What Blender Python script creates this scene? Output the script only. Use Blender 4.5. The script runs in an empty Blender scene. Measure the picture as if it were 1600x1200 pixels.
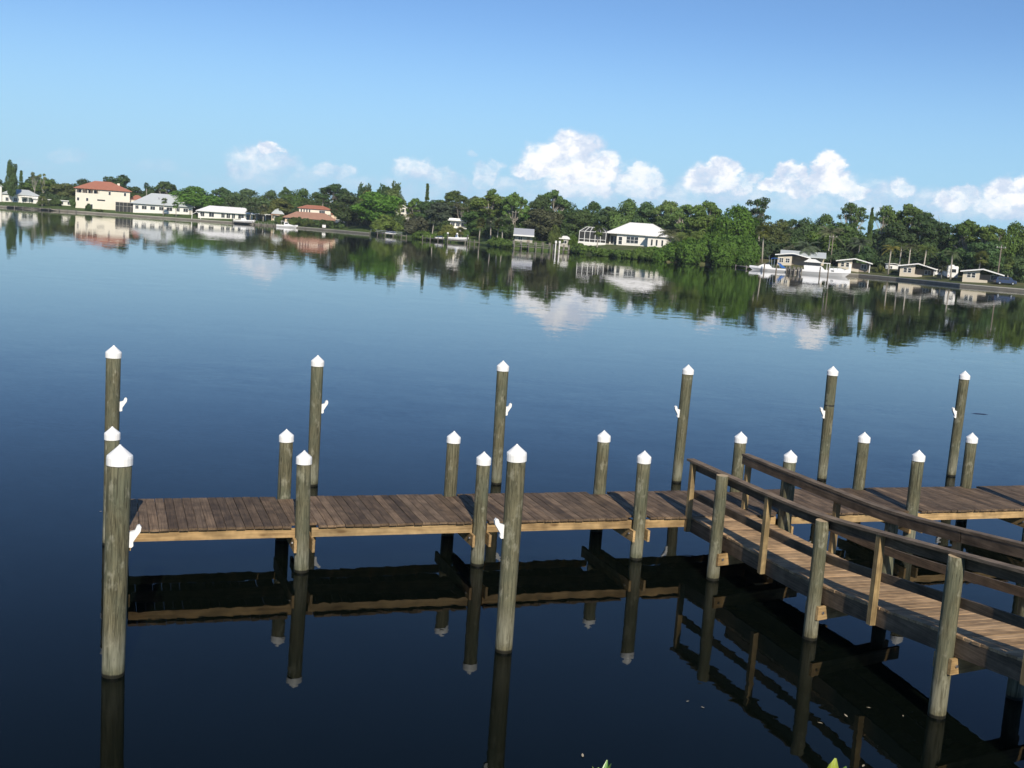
import bpy, math, random
import numpy as np
from mathutils import Vector, Matrix
random.seed(7)
rng = np.random.default_rng(7)
scene = bpy.context.scene
COL = scene.collection
R = math.radians

# ------------------------------------------------------------------ camera, sky, sun, exposure
cam_data = bpy.data.cameras.new('camera')
cam = bpy.data.objects.new('camera', cam_data)
COL.objects.link(cam)
cam_data.sensor_width = 36.0
cam_data.lens = 39.5424
cam_data.clip_start = 0.1
cam_data.clip_end = 20000
cam.matrix_world = Matrix([[0.997559, -0.069835, -0.0, 0.0], [0.009579, 0.136836, -0.990547, 0.0], [0.069174, 0.988129, 0.13717, 5.84538], [0.0, 0.0, 0.0, 1.0]])
scene.camera = cam

SUN_EL, SUN_AZ = R(33.0), math.atan2(0.20, -0.98)     # azimuth clockwise from +Y: behind the viewer, a little to the right
sun_dir = Vector((math.sin(SUN_AZ) * math.cos(SUN_EL), math.cos(SUN_AZ) * math.cos(SUN_EL), math.sin(SUN_EL)))
sd = bpy.data.lights.new('sun', 'SUN')
sd.energy = 4.6
sd.angle = R(0.5)
sd.color = (1.0, 0.90, 0.75)
sun = bpy.data.objects.new('sun', sd)
COL.objects.link(sun)
sun.location = (0, -20, 60)
sun.rotation_euler = sun_dir.to_track_quat('Z', 'Y').to_euler()

world = bpy.data.worlds.new('World')
scene.world = world
world.use_nodes = True
scene.view_settings.view_transform = 'Standard'
scene.view_settings.look = 'None'
scene.view_settings.exposure = 0.1
scene.view_settings.gamma = 1.0
scene.view_settings.use_curve_mapping = False
scene.cycles.max_bounces = 8
scene.cycles.transparent_max_bounces = 8
scene.cycles.sample_clamp_indirect = 6.0

# banks of fair weather cumulus low over the far shore: azimuth, elevation, half sizes in degrees, density
CLOUDS = [(2.36, 4.19, 1.37, 0.98, 1), (0.97, 3.47, 1.37, 0.85, 1), (0.14, 3.04, 1.04, 0.65, 0.8), (2.69, 3.21, 2.02, 1.11, 1), (3.85, 3.6, 0.78, 0.78, 0.8), (2.67, 2.26, 1.95, 0.72, 0.8), (-12.98, 2.44, 1.69, 0.65, 0.62), (-12.63, 2.96, 0.72, 0.46, 0.9), (-13.94, 1.99, 0.91, 0.65, 0.6), (-11.96, 2.15, 1.11, 0.52, 0.5), (-9.69, 2.14, 1.11, 0.52, 0.6), (-9.17, 2.36, 0.65, 0.39, 0.55), (-5.37, 2.46, 1.24, 0.65, 0.65), (-4.25, 2.48, 0.72, 0.52, 0.55), (-5.87, 2.74, 0.46, 0.46, 0.6), (-2.13, 2.44, 0.78, 0.78, 0.65), (-2.72, 3.59, 0.29, 0.23, 0.45), (-1.72, 3.03, 0.52, 0.39, 0.55), (5.66, 2.9, 1.17, 0.72, 0.75), (5.3, 3.38, 0.65, 0.39, 0.7), (5.71, 2.34, 1.56, 0.65, 0.7), (9.12, 3.05, 1.79, 0.78, 0.85), (9.75, 3.62, 0.91, 0.55, 0.9), (10.76, 2.84, 0.91, 0.72, 0.75), (8.11, 3.12, 0.72, 0.39, 0.7), (13.03, 3.47, 0.85, 0.59, 1), (12.32, 2.91, 0.78, 0.46, 0.85), (13.81, 2.96, 1.43, 0.65, 0.8), (14.61, 3.95, 0.81, 0.81, 1.05), (14.81, 3.2, 1.43, 0.72, 0.85), (15.93, 2.75, 0.98, 0.46, 0.75), (18.11, 3.17, 0.78, 0.59, 0.75), (17.95, 2.59, 0.98, 0.39, 0.5), (20.78, 2.75, 1.37, 0.65, 0.8), (19.97, 2.47, 0.91, 0.46, 0.7), (21.08, 3.12, 0.65, 0.39, 0.75), (22.9, 3.1, 1.17, 0.78, 0.95), (23.45, 3.42, 0.85, 0.59, 0.9), (22.81, 2.46, 1.95, 0.65, 0.75), (-4.21, 1.69, 3.58, 0.85, 0.52), (0.29, 1.85, 3.58, 0.78, 0.5), (4.76, 2.15, 4.89, 0.98, 0.55), (9.81, 2.32, 4.56, 0.91, 0.55), (15.3, 2.5, 4.89, 1.04, 0.55), (21.09, 2.48, 4.56, 0.91, 0.55), (-11.16, 1.56, 4.23, 0.78, 0.48), (-21.94, 1.81, 1.04, 0.46, 0.42), (-18.33, 1.64, 1.24, 0.46, 0.34), (-23.17, 1.23, 0.98, 0.33, 0.3), (-15.72, 1.3, 1.63, 0.33, 0.3), (-7.72, 1.75, 1.3, 0.33, 0.35)]


class NT:
    """small helper to write node graphs"""
    def __init__(s, tree):
        s.t = tree
    def n(s, kind, **kw):
        nd = s.t.nodes.new(kind)
        for k, v in kw.items():
            setattr(nd, k, v)
        return nd
    def put(s, sock, v):
        if isinstance(v, bpy.types.NodeSocket):
            s.t.links.new(v, sock)
        elif v is not None:
            sock.default_value = v
    def math(s, op, a, b=None, c=None, clamp=False):
        nd = s.n('ShaderNodeMath', operation=op, use_clamp=clamp)
        for i, v in enumerate((a, b, c)):
            s.put(nd.inputs[i], v)
        return nd.outputs[0]
    def vec(s, op, a, b=None):
        nd = s.n('ShaderNodeVectorMath', operation=op)
        s.put(nd.inputs[0], a)
        if b is not None:
            s.put(nd.inputs[1], b)
        return nd.outputs['Value'] if op in ('DOT_PRODUCT', 'LENGTH') else nd.outputs[0]
    def mix(s, f, a, b, blend='MIX'):
        nd = s.n('ShaderNodeMix', data_type='RGBA', blend_type=blend)
        s.put(nd.inputs[0], f); s.put(nd.inputs[6], a); s.put(nd.inputs[7], b)
        return nd.outputs[2]
    def noise(s, vec, scale, detail=3, rough=0.55, out=0, dist=0.0):
        nd = s.n('ShaderNodeTexNoise')
        s.put(nd.inputs['Vector'], vec)
        nd.inputs['Scale'].default_value = scale
        nd.inputs['Detail'].default_value = detail
        nd.inputs['Roughness'].default_value = rough
        nd.inputs['Distortion'].default_value = dist
        return nd.outputs[out]
    def ramp(s, v, a, b, lo=0.0, hi=1.0):
        nd = s.n('ShaderNodeMapRange', interpolation_type='SMOOTHSTEP')
        s.put(nd.inputs[0], v)
        for i, x in enumerate((a, b, lo, hi)):
            nd.inputs[i + 1].default_value = x
        return nd.outputs[0]
    def scale(s, vec, xyz):
        return s.vec('MULTIPLY', vec, xyz)


def build_sky():
    t = NT(world.node_tree)
    world.node_tree.nodes.clear()
    sky = t.n('ShaderNodeTexSky', sky_type='NISHITA')
    sky.sun_disc = False
    sky.sun_elevation = SUN_EL
    sky.sun_rotation = SUN_AZ
    sky.altitude = 0
    sky.air_density = 0.86
    sky.dust_density = 0.0
    sky.ozone_density = 7.0
    bg = t.n('ShaderNodeBackground')
    bg.inputs[1].default_value = 0.106
    t.t.links.new(sky.outputs[0], bg.inputs[0])
    geo = t.n('ShaderNodeTexCoord').outputs['Generated']
    d = t.vec('NORMALIZE', geo)
    sp = t.n('ShaderNodeSeparateXYZ'); t.put(sp.inputs[0], d)
    azm = t.math('MULTIPLY', t.math('ARCTAN2', sp.outputs[0], sp.outputs[1]), 57.29578)
    ele = t.math('MULTIPLY', t.math('ARCSINE', sp.outputs[2]), 57.29578)
    cb = t.n('ShaderNodeCombineXYZ'); t.put(cb.inputs[0], azm); t.put(cb.inputs[1], ele)
    p = cb.outputs[0]
    # billowy warp
    w1 = t.noise(t.scale(d, (34, 34, 46)), 1.0, 6, 0.62, out=1)
    w1 = t.vec('SUBTRACT', w1, (0.5, 0.5, 0.5))
    pw = t.vec('ADD', p, t.scale(w1, (2.0, 1.5, 0)))
    fb = t.noise(t.scale(d, (62, 62, 90)), 1.0, 6, 0.62)
    best = None
    for a, e, rx, ry, s in CLOUDS:
        q = t.scale(t.vec('SUBTRACT', pw, (a, e, 0)), (0.84 / rx, 0.84 / ry, 0))
        v = t.math('SUBTRACT', 1.0, t.vec('DOT_PRODUCT', q, q))
        v = t.math('MULTIPLY', t.math('MINIMUM', t.math('MULTIPLY', v, 1.6), 1.0), s)
        best = v if best is None else t.math('MAXIMUM', best, v)
    # the same kind of low cumulus all round the horizon beyond the picture
    gen = t.noise(t.scale(d, (7, 7, 16)), 1.0, 5, 0.6)
    band = t.math('MULTIPLY', t.ramp(ele, 0.2, 1.5), t.ramp(ele, 7.0, 3.0))
    away = t.ramp(t.math('ABSOLUTE', azm), 27.0, 31.0)
    gen = t.math('MULTIPLY', t.math('MULTIPLY', t.ramp(gen, 0.50, 0.62), band), away)
    best = t.math('MAXIMUM', best, gen)
    dens = t.math('ADD', best, t.math('MULTIPLY', t.math('MULTIPLY', t.math('SUBTRACT', fb, 0.52), 1.4), t.math('MULTIPLY', best, 4.0, clamp=True)))
    mask = t.ramp(dens, 0.0, 1.0)
    mask = t.math('MULTIPLY', mask, t.math('MULTIPLY', t.ramp(best, 0.1, 0.9, 0.55, 1.0), t.ramp(ele, 0.5, 2.6, 0.45, 1.0)))
    # thin haze of merged cloud low down
    lowv = t.math('MULTIPLY', t.ramp(ele, 11.0, 1.0), 0.85)
    # sun comes from behind the viewer: dense billows white, thin and low parts grey blue
    billow = t.noise(t.scale(t.vec('ADD', d, t.scale(w1, (0.02, 0.02, 0.02))), (46, 46, 60)), 1.0, 4, 0.55)
    lit = t.math('ADD', t.ramp(billow, 0.36, 0.58, 0.38, 1.10), t.math('MULTIPLY', t.math('SUBTRACT', fb, 0.5), 0.9))
    lit = t.math('MULTIPLY', lit, t.math('MULTIPLY', t.ramp(ele, 0.6, 3.2, 0.30, 1.0), t.ramp(best, 0.3, 0.85, 0.60, 1.0)), clamp=True)
    ccol = t.mix(lit, (0.44, 0.57, 0.79, 1), (1.0, 1.0, 1.02, 1))
    cbg = t.n('ShaderNodeBackground')
    t.put(cbg.inputs[0], ccol)
    cbg.inputs[1].default_value = 1.0
    hz = t.n('ShaderNodeBackground')
    hz.inputs[0].default_value = (0.34, 0.595, 0.8, 1)
    m0 = t.n('ShaderNodeMixShader')
    t.put(m0.inputs[0], lowv)
    t.t.links.new(bg.outputs[0], m0.inputs[1]); t.t.links.new(hz.outputs[0], m0.inputs[2])
    mx = t.n('ShaderNodeMixShader')
    t.put(mx.inputs[0], t.math('MULTIPLY', mask, 0.95))
    t.t.links.new(m0.outputs[0], mx.inputs[1]); t.t.links.new(cbg.outputs[0], mx.inputs[2])
    out = t.n('ShaderNodeOutputWorld')
    t.t.links.new(mx.outputs[0], out.inputs[0])


build_sky()

# ------------------------------------------------------------------ materials
def new_mat(name):
    m = bpy.data.materials.new(name)
    m.use_nodes = True
    t = NT(m.node_tree)
    b = m.node_tree.nodes['Principled BSDF']
    return m, t, b


def plain(name, col, rough=0.6, var=0.15, scale=3.0, metal=0.0, bump=0.0, spec=0.4, emit=None):
    """painted, cast or woven surface with a little uneven tone"""
    m, t, b = new_mat(name)
    pos = t.n('ShaderNodeNewGeometry').outputs['Position']
    n = t.noise(pos, scale, 4, 0.6)
    f = t.math('ADD', t.math('MULTIPLY', t.math('SUBTRACT', n, 0.5), 2 * var), 1.0)
    t.put(b.inputs['Base Color'], t.mix(1.0, (*col, 1), t.vec('SCALE', (1, 1, 1)), 'MULTIPLY'))
    sc = t.n('ShaderNodeVectorMath', operation='SCALE')
    sc.inputs[0].default_value = col
    t.put(sc.inputs['Scale'], f)
    t.put(b.inputs['Base Color'], sc.outputs[0])
    b.inputs['Roughness'].default_value = rough
    b.inputs['Metallic'].default_value = metal
    b.inputs['Specular IOR Level'].default_value = spec
    if bump:
        bp = t.n('ShaderNodeBump')
        bp.inputs['Strength'].default_value = bump
        bp.inputs['Distance'].default_value = 0.01
        t.put(bp.inputs['Height'], t.noise(pos, scale * 6, 4, 0.6))
        t.put(b.inputs['Normal'], bp.outputs[0])
    return m


def board(name, dark, light, axis_scale=(60, 60, 2.0), rough=0.75, bump=0.5, knots=0.0, vary=0.35, tint=(1.0, 1.0, 1.0)):
    """sawn timber: grain runs along local Z of axis_scale (the small number), each board its own tone"""
    m, t, b = new_mat(name)
    tc = t.n('ShaderNodeTexCoord').outputs['Object']
    oi = t.n('ShaderNodeObjectInfo')
    rnd = oi.outputs['Random']
    off = t.n('ShaderNodeCombineXYZ')
    t.put(off.inputs[0], t.math('MULTIPLY', rnd, 37.0)); t.put(off.inputs[1], t.math('MULTIPLY', rnd, 91.0)); t.put(off.inputs[2], t.math('MULTIPLY', rnd, 13.0))
    v = t.vec('ADD', t.scale(tc, axis_scale), off.outputs[0])
    g = t.noise(v, 1.0, 5, 0.65, dist=0.6)
    blot = t.noise(t.vec('ADD', t.scale(tc, (3, 3, 3)), off.outputs[0]), 1.0, 3, 0.6)
    c = t.mix(t.ramp(g, 0.25, 0.75), (*dark, 1), (*light, 1))
    tone = t.math('ADD', t.math('MULTIPLY', t.math('SUBTRACT', rnd, 0.5), 2 * vary), 1.0)
    tone = t.math('MULTIPLY', tone, t.ramp(blot, 0.25, 0.75, 0.60, 1.35))
    sc = t.n('ShaderNodeVectorMath', operation='SCALE')
    t.put(sc.inputs[0], c); t.put(sc.inputs['Scale'], tone)
    # some boards redder, some greyer
    warm = t.math('FRACT', t.math('MULTIPLY', rnd, 7.31))
    c2 = t.mix(t.math('MULTIPLY', warm, 0.30), sc.outputs[0], t.mix(1.0, sc.outputs[0], (0.86 * tint[0], 1.0 * tint[1], 1.22 * tint[2], 1), 'MULTIPLY'))
    if knots:
        vo = t.n('ShaderNodeTexVoronoi'); vo.inputs['Scale'].default_value = 1.0
        t.put(vo.inputs['Vector'], t.vec('ADD', t.scale(tc, tuple(4 if a > 5 else 1.3 for a in axis_scale)), off.outputs[0]))
        c2 = t.mix(t.ramp(vo.outputs['Distance'], 0.16, 0.05, 0, knots), c2, (dark[0] * 0.45, dark[1] * 0.4, dark[2] * 0.35, 1))
    t.put(b.inputs['Base Color'], c2)
    b.inputs['Roughness'].default_value = rough
    b.inputs['Specular IOR Level'].default_value = 0.3
    bp = t.n('ShaderNodeBump')
    bp.inputs['Strength'].default_value = bump
    bp.inputs['Distance'].default_value = 0.004
    t.put(bp.inputs['Height'], g)
    t.put(b.inputs['Normal'], bp.outputs[0])
    return m


def pile_mat(name, green=0.5):
    """pressure treated round timber gone grey green, wet and weedy at the waterline"""
    m, t, b = new_mat(name)
    pos = t.n('ShaderNodeNewGeometry').outputs['Position']
    sp = t.n('ShaderNodeSeparateXYZ'); t.put(sp.inputs[0], pos)
    z = sp.outputs[2]
    g = t.noise(t.scale(pos, (34, 34, 2.2)), 1.0, 6, 0.7, dist=0.5)
    big = t.noise(t.scale(pos, (2.2, 2.2, 1.5)), 1.0, 4, 0.6)
    fine = t.noise(t.scale(pos, (70, 70, 24)), 1.0, 3, 0.6)
    c = t.mix(t.ramp(g, 0.28, 0.72), (0.050, 0.047, 0.026, 1), (0.190, 0.176, 0.108, 1))
    c = t.mix(t.ramp(big, 0.38, 0.68, 0, 0.5), c, (0.105, 0.125, 0.088, 1))
    blot = t.noise(t.scale(pos, (7, 7, 4)), 1.0, 3, 0.6)
    c = t.mix(t.ramp(blot, 0.55, 0.70, 0, 0.6), c, (0.30, 0.29, 0.215, 1))
    blot2 = t.noise(t.scale(pos, (16, 16, 7)), 1.0, 4, 0.7)
    c = t.mix(t.ramp(blot2, 0.54, 0.70, 0, 0.65), c, (0.055, 0.055, 0.036, 1))
    c = t.mix(t.ramp(fine, 0.62, 0.75, 0, 0.6), c, (0.05, 0.05, 0.035, 1))
    crack = t.noise(t.scale(pos, (26, 26, 0.55)), 1.0, 2, 0.5, dist=0.8)
    cr = t.math('ABSOLUTE', t.math('SUBTRACT', crack, 0.5))
    c = t.mix(t.ramp(cr, 0.016, 0.004, 0, 0.75), c, (0.022, 0.020, 0.013, 1))
    # salt bleached band above the water, then a black wet foot
    bl = t.math('MULTIPLY', t.ramp(z, 0.75, 0.35), t.ramp(z, 0.06, 0.2))
    c = t.mix(t.math('MULTIPLY', t.math('MULTIPLY', bl, 0.42), t.ramp(g, 0.3, 0.6)), c, (0.30, 0.30, 0.235, 1))
    edge = t.math('ADD', z, t.math('MULTIPLY', t.math('SUBTRACT', fine, 0.5), 0.03))
    wet = t.ramp(edge, 0.055, 0.035)
    c = t.mix(t.math('MULTIPLY', wet, 0.94), c, (0.012, 0.012, 0.009, 1))
    t.put(b.inputs['Base Color'], c)
    t.put(b.inputs['Roughness'], t.math('SUBTRACT', 0.85, t.math('MULTIPLY', wet, 0.45)))
    b.inputs['Specular IOR Level'].default_value = 0.25
    bp = t.n('ShaderNodeBump')
    bp.inputs['Strength'].default_value = 0.8
    bp.inputs['Distance'].default_value = 0.008
    t.put(bp.inputs['Height'], g)
    t.put(b.inputs['Normal'], bp.outputs[0])
    return m


def leaf_mat(name, trans=0.22):
    """foliage: the object colour gives the species, noise the light and dark leaves"""
    m, t, b = new_mat(name)
    pos = t.n('ShaderNodeNewGeometry').outputs['Position']
    oc = t.n('ShaderNodeObjectInfo')
    n1 = t.noise(pos, 0.55, 3, 0.6)
    n2 = t.noise(pos, 3.0, 2, 0.6)
    f = t.math('ADD', t.ramp(n1, 0.25, 0.75, 0.62, 1.28), t.math('MULTIPLY', t.math('SUBTRACT', n2, 0.5), 0.9))
    sc = t.n('ShaderNodeVectorMath', operation='SCALE')
    t.put(sc.inputs[0], oc.outputs['Color']); t.put(sc.inputs['Scale'], f)
    c = t.mix(t.ramp(n2, 0.55, 0.8, 0, 0.35), sc.outputs[0], t.mix(1.0, sc.outputs[0], (1.5, 1.2, 0.7, 1), 'MULTIPLY'))
    t.put(b.inputs['Base Color'], c)
    b.inputs['Roughness'].default_value = 0.6
    b.inputs['Specular IOR Level'].default_value = 0.15
    tr = t.n('ShaderNodeBsdfTranslucent')
    t.put(tr.inputs[0], t.mix(1.0, c, (1.3, 1.5, 0.6, 1), 'MULTIPLY'))
    mx = t.n('ShaderNodeMixShader'); mx.inputs[0].default_value = trans
    t.t.links.new(b.outputs[0], mx.inputs[1]); t.t.links.new(tr.outputs[0], mx.inputs[2])
    t.t.links.new(mx.outputs[0], t.t.nodes['Material Output'].inputs[0])
    return m


def water_mat():
    m, t, b = new_mat('water')
    pos = t.n('ShaderNodeNewGeometry').outputs['Position']
    b.inputs['Base Color'].default_value = (0.0020, 0.0035, 0.0025, 1)
    b.inputs['Roughness'].default_value = 0.0
    b.inputs['IOR'].default_value = 1.21
    b.inputs['Specular Tint'].default_value = (0.6, 0.9, 1.0, 1)
    total = None
    patch = t.ramp(t.noise(t.scale(pos, (0.010, 0.045, 1)), 1.0, 3, 0.6), 0.40, 0.62, 0.35, 1.5)
    near = t.ramp(t.noise(t.scale(pos, (0.25, 0.4, 1)), 1.0, 2, 0.5), 0.35, 0.7, 0.5, 1.3)
    for sc, amp, det, mod in (((0.35, 0.6, 1), 0.0085, 2, patch), ((1.5, 2.6, 1), 0.0075, 2, patch), ((5.0, 9.5, 1), 0.016, 2, near)):
        n = t.noise(t.scale(pos, sc), 1.0, det, 0.5, out=1)
        v = t.scale(t.vec('SUBTRACT', n, (0.5, 0.5, 0.5)), (amp, amp * 1.3, 0))
        s2 = t.n('ShaderNodeVectorMath', operation='SCALE')
        t.put(s2.inputs[0], v); t.put(s2.inputs['Scale'], mod)
        total = s2.outputs[0] if total is None else t.vec('ADD', total, s2.outputs[0])
    nrm = t.vec('NORMALIZE', t.vec('ADD', total, (0, 0, 1)))
    t.put(b.inputs['Normal'], nrm)
    return m


def ground_mat():
    m, t, b = new_mat('bank_grass')
    pos = t.n('ShaderNodeNewGeometry').outputs['Position']
    a = t.noise(pos, 0.12, 4, 0.6); c = t.noise(pos, 2.5, 4, 0.7)
    col = t.mix(t.ramp(a, 0.35, 0.65), (0.060, 0.085, 0.030, 1), (0.125, 0.125, 0.060, 1))
    sx = t.n('ShaderNodeSeparateXYZ'); t.put(sx.inputs[0], pos)
    col = t.mix(t.ramp(sx.outputs[0], 40.0, 10.0, 0.0, 0.8), col, (0.070, 0.115, 0.032, 1))
    col = t.mix(t.ramp(c, 0.55, 0.75, 0, 0.4), col, (0.16, 0.14, 0.085, 1))
    t.put(b.inputs['Base Color'], col)
    b.inputs['Roughness'].default_value = 0.95
    b.inputs['Specular IOR Level'].default_value = 0.1
    return m


M = {}
M['pile'] = pile_mat('weathered_pile')
M['plank'] = board('dock_board', (0.080, 0.052, 0.030), (0.200, 0.136, 0.082), (1.6, 42, 42), vary=0.36)
M['walk'] = board('walkway_board', (0.245, 0.152, 0.078), (0.48, 0.318, 0.170), (1.6, 42, 42), vary=0.22, knots=0.5)
M['newwood'] = board('new_timber', (0.24, 0.150, 0.065), (0.47, 0.32, 0.150), (1.1, 30, 30), vary=0.15, knots=0.8)
M['railwood'] = board('rail_timber', (0.115, 0.080, 0.048), (0.255, 0.182, 0.115), (1.2, 38, 38), vary=0.18)
M['darkwood'] = board('dark_timber', (0.066, 0.045, 0.026), (0.170, 0.118, 0.074), (1.2, 38, 38), vary=0.18)
M['postwood'] = board('post_timber', (0.195, 0.134, 0.060), (0.37, 0.26, 0.12), (38, 38, 1.3), vary=0.2, knots=0.3)
M['greywood'] = board('grey_timber', (0.11, 0.10, 0.085), (0.24, 0.22, 0.19), (1.2, 8, 8), vary=0.25)
M['endgrain'] = plain('pile_end_grain', (0.46, 0.35, 0.21), 0.8, 0.25, 40)
M['whiteplastic'] = plain('white_plastic', (0.84, 0.84, 0.82), 0.4, 0.10, 16)
M['bolt'] = plain('galvanised_steel', (0.55, 0.55, 0.55), 0.3, 0.1, 30, metal=0.9)
M['water'] = water_mat()
M['ground'] = ground_mat()
M['leaf'] = leaf_mat('foliage')
M['bark'] = plain('bark', (0.17, 0.145, 0.115), 0.9, 0.4, 2.0, bump=0.4)
M['palebark'] = plain('pale_bark', (0.38, 0.35, 0.30), 0.9, 0.3, 2.0, bump=0.4)
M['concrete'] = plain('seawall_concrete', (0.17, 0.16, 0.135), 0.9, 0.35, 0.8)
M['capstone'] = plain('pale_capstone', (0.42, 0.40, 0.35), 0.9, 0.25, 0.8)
M['cream'] = plain('cream_stucco', (0.76, 0.71, 0.60), 0.85, 0.06, 0.6)
M['peach'] = plain('peach_stucco', (0.70, 0.58, 0.44), 0.85, 0.06, 0.6)
M['white'] = plain('white_stucco', (0.78, 0.76, 0.71), 0.8, 0.06, 0.6)
M['buff'] = plain('buff_block', (0.58, 0.52, 0.42), 0.85, 0.10, 0.8)
M['brownwall'] = plain('brown_board_wall', (0.30, 0.255, 0.215), 0.85, 0.2, 2.0)
M['greywall'] = plain('grey_wall', (0.42, 0.40, 0.36), 0.85, 0.1, 1.0)
M['whitepaint'] = plain('white_paint', (0.82, 0.82, 0.80), 0.5, 0.05, 0.8)
M['whiteroof'] = plain('white_roof', (0.82, 0.82, 0.80), 0.6, 0.05, 0.5)
M['greyroof'] = plain('grey_metal_roof', (0.50, 0.54, 0.55), 0.5, 0.08, 0.4)
M['slateroof'] = plain('slate_roof', (0.34, 0.36, 0.40), 0.6, 0.1, 0.6)
M['redroof'] = plain('terracotta_tile', (0.40, 0.165, 0.105), 0.8, 0.22, 0.9)
M['tanroof'] = plain('tan_terracotta_tile', (0.38, 0.215, 0.150), 0.8, 0.22, 0.9)
M['glass'] = plain('window_glass', (0.03, 0.035, 0.04), 0.08, 0.1, 1.0, spec=0.6)
M['screen'] = plain('insect_screen', (0.035, 0.037, 0.036), 0.8, 0.15, 1.0)
M['hullwhite'] = plain('gelcoat_white', (0.82, 0.83, 0.84), 0.25, 0.03, 1.0)
M['blue'] = plain('blue_canvas', (0.025, 0.13, 0.42), 0.8, 0.1, 1.5)
M['navy'] = plain('navy_paint', (0.03, 0.05, 0.11), 0.3, 0.1, 1.0)
M['black'] = plain('black_rubber', (0.02, 0.02, 0.02), 0.6, 0.1, 2.0)
M['steel'] = plain('steel_tube', (0.6, 0.6, 0.6), 0.3, 0.05, 2.0, metal=0.8)
M['drift'] = plain('dry_leaf', (0.42, 0.36, 0.25), 0.7, 0.2, 20)

# ------------------------------------------------------------------ mesh helpers
class MB:
    def __init__(s):
        s.v, s.f = [], []
    def add(s, vs, fs):
        o = len(s.v)
        s.v += [tuple(map(float, p)) for p in vs]
        s.f += [tuple(i + o for i in f) for f in fs]
        return s
    def box(s, x0, x1, y0, y1, z0, z1):
        vs = [(x, y, z) for z in (z0, z1) for x, y in ((x0, y0), (x1, y0), (x1, y1), (x0, y1))]
        return s.add(vs, [(3, 2, 1, 0), (4, 5, 6, 7), (0, 1, 5, 4), (1, 2, 6, 5), (2, 3, 7, 6), (3, 0, 4, 7)])
    def cbox(s, x0, x1, y0, y1, z0, z1, c=0.004):
        """box with its long top edges eased"""
        pr = [(y0, z0), (y1, z0), (y1, z1 - c), (y1 - c, z1), (y0 + c, z1), (y0, z1 - c)]
        n = len(pr)
        vs = [(x0, a, b) for a, b in pr] + [(x1, a, b) for a, b in pr]
        return s.add(vs, [tuple(range(n))[::-1], tuple(range(n, 2 * n))] + [(i, (i + 1) % n, n + (i + 1) % n, n + i) for i in range(n)])
    def bar(s, p, q, w, h, up=(0, 0, 1)):
        p, q = Vector(p), Vector(q); d = (q - p).normalized()
        a = d.cross(Vector(up))
        if a.length < 1e-4:
            a = d.cross(Vector((1, 0, 0)))
        a.normalize(); b = a.cross(d)
        vs = [o + a * (w / 2 * i) + b * (h / 2 * j) for o in (p, q) for i, j in ((-1, -1), (1, -1), (1, 1), (-1, 1))]
        return s.add(vs, [(3, 2, 1, 0), (4, 5, 6, 7), (0, 1, 5, 4), (1, 2, 6, 5), (2, 3, 7, 6), (3, 0, 4, 7)])
    def tube(s, pts, rad, n=8, cap=True):
        pts = [Vector(p) for p in pts]; rings = []
        prev = None
        for i, p in enumerate(pts):
            d = (pts[min(i + 1, len(pts) - 1)] - pts[max(i - 1, 0)]).normalized()
            a = d.cross(Vector((0.13, 1, 0.07))) if prev is None else prev - d * prev.dot(d)
            if a.length < 1e-4:
                a = d.cross(Vector((1, 0, 0)))
            a.normalize(); prev = a; b = d.cross(a)
            r = rad[i] if hasattr(rad, '__len__') else rad
            rings.append([p + (a * math.cos(2 * math.pi * k / n) + b * math.sin(2 * math.pi * k / n)) * r for k in range(n)])
        vs = [q for r in rings for q in r]
        fs = [(i * n + k, i * n + (k + 1) % n, (i + 1) * n + (k + 1) % n, (i + 1) * n + k) for i in range(len(pts) - 1) for k in range(n)]
        if cap:
            fs += [tuple(range(n))[::-1], tuple(range((len(pts) - 1) * n, len(pts) * n))]
        return s.add(vs, fs)
    def prism(s, poly, y0, y1, axis='y'):
        n = len(poly)
        f = (lambda a, b, t: (a, t, b)) if axis == 'y' else ((lambda a, b, t: (a, b, t)) if axis == 'z' else (lambda a, b, t: (t, a, b)))
        vs = [f(a, b, y0) for a, b in poly] + [f(a, b, y1) for a, b in poly]
        return s.add(vs, [tuple(range(n)), tuple(range(n, 2 * n))[::-1]] + [((i + 1) % n, i, n + i, n + (i + 1) % n) for i in range(n)])
    def mesh(s, name, smooth=False, fix=True):
        me = bpy.data.meshes.new(name)
        me.from_pydata(s.v, [], s.f)
        if fix:
            import bmesh
            bm = bmesh.new(); bm.from_mesh(me)
            bmesh.ops.recalc_face_normals(bm, faces=bm.faces)
            bm.to_mesh(me); bm.free()
        if smooth:
            me.polygons.foreach_set('use_smooth', [True] * len(me.polygons))
        me.update()
        return me
    def build(s, name, m, parent=None, smooth=False, loc=(0, 0, 0), label=None):
        me = s.mesh(name, smooth)
        me.materials.append(m)
        return put(name, me, parent, loc, label=label)


def put(name, me, parent=None, loc=(0, 0, 0), rot=(0, 0, 0), label=None):
    o = bpy.data.objects.new(name, me)
    o.location = loc; o.rotation_euler = rot
    COL.objects.link(o)
    if parent is not None:
        o.parent = parent
    if label:
        o['label'] = label
    return o


def tag(o, label=None, cat=None, group=None, kind=None):
    if label: o['label'] = label
    if cat: o['category'] = cat
    if group: o['group'] = group
    if kind: o['kind'] = kind
    return o


def thing(name, label, cat, loc=(0, 0, 0), rotz=0.0, group=None):
    o = put(name, None, None, loc, (0, 0, rotz))
    return tag(o, label, cat, group)


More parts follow.
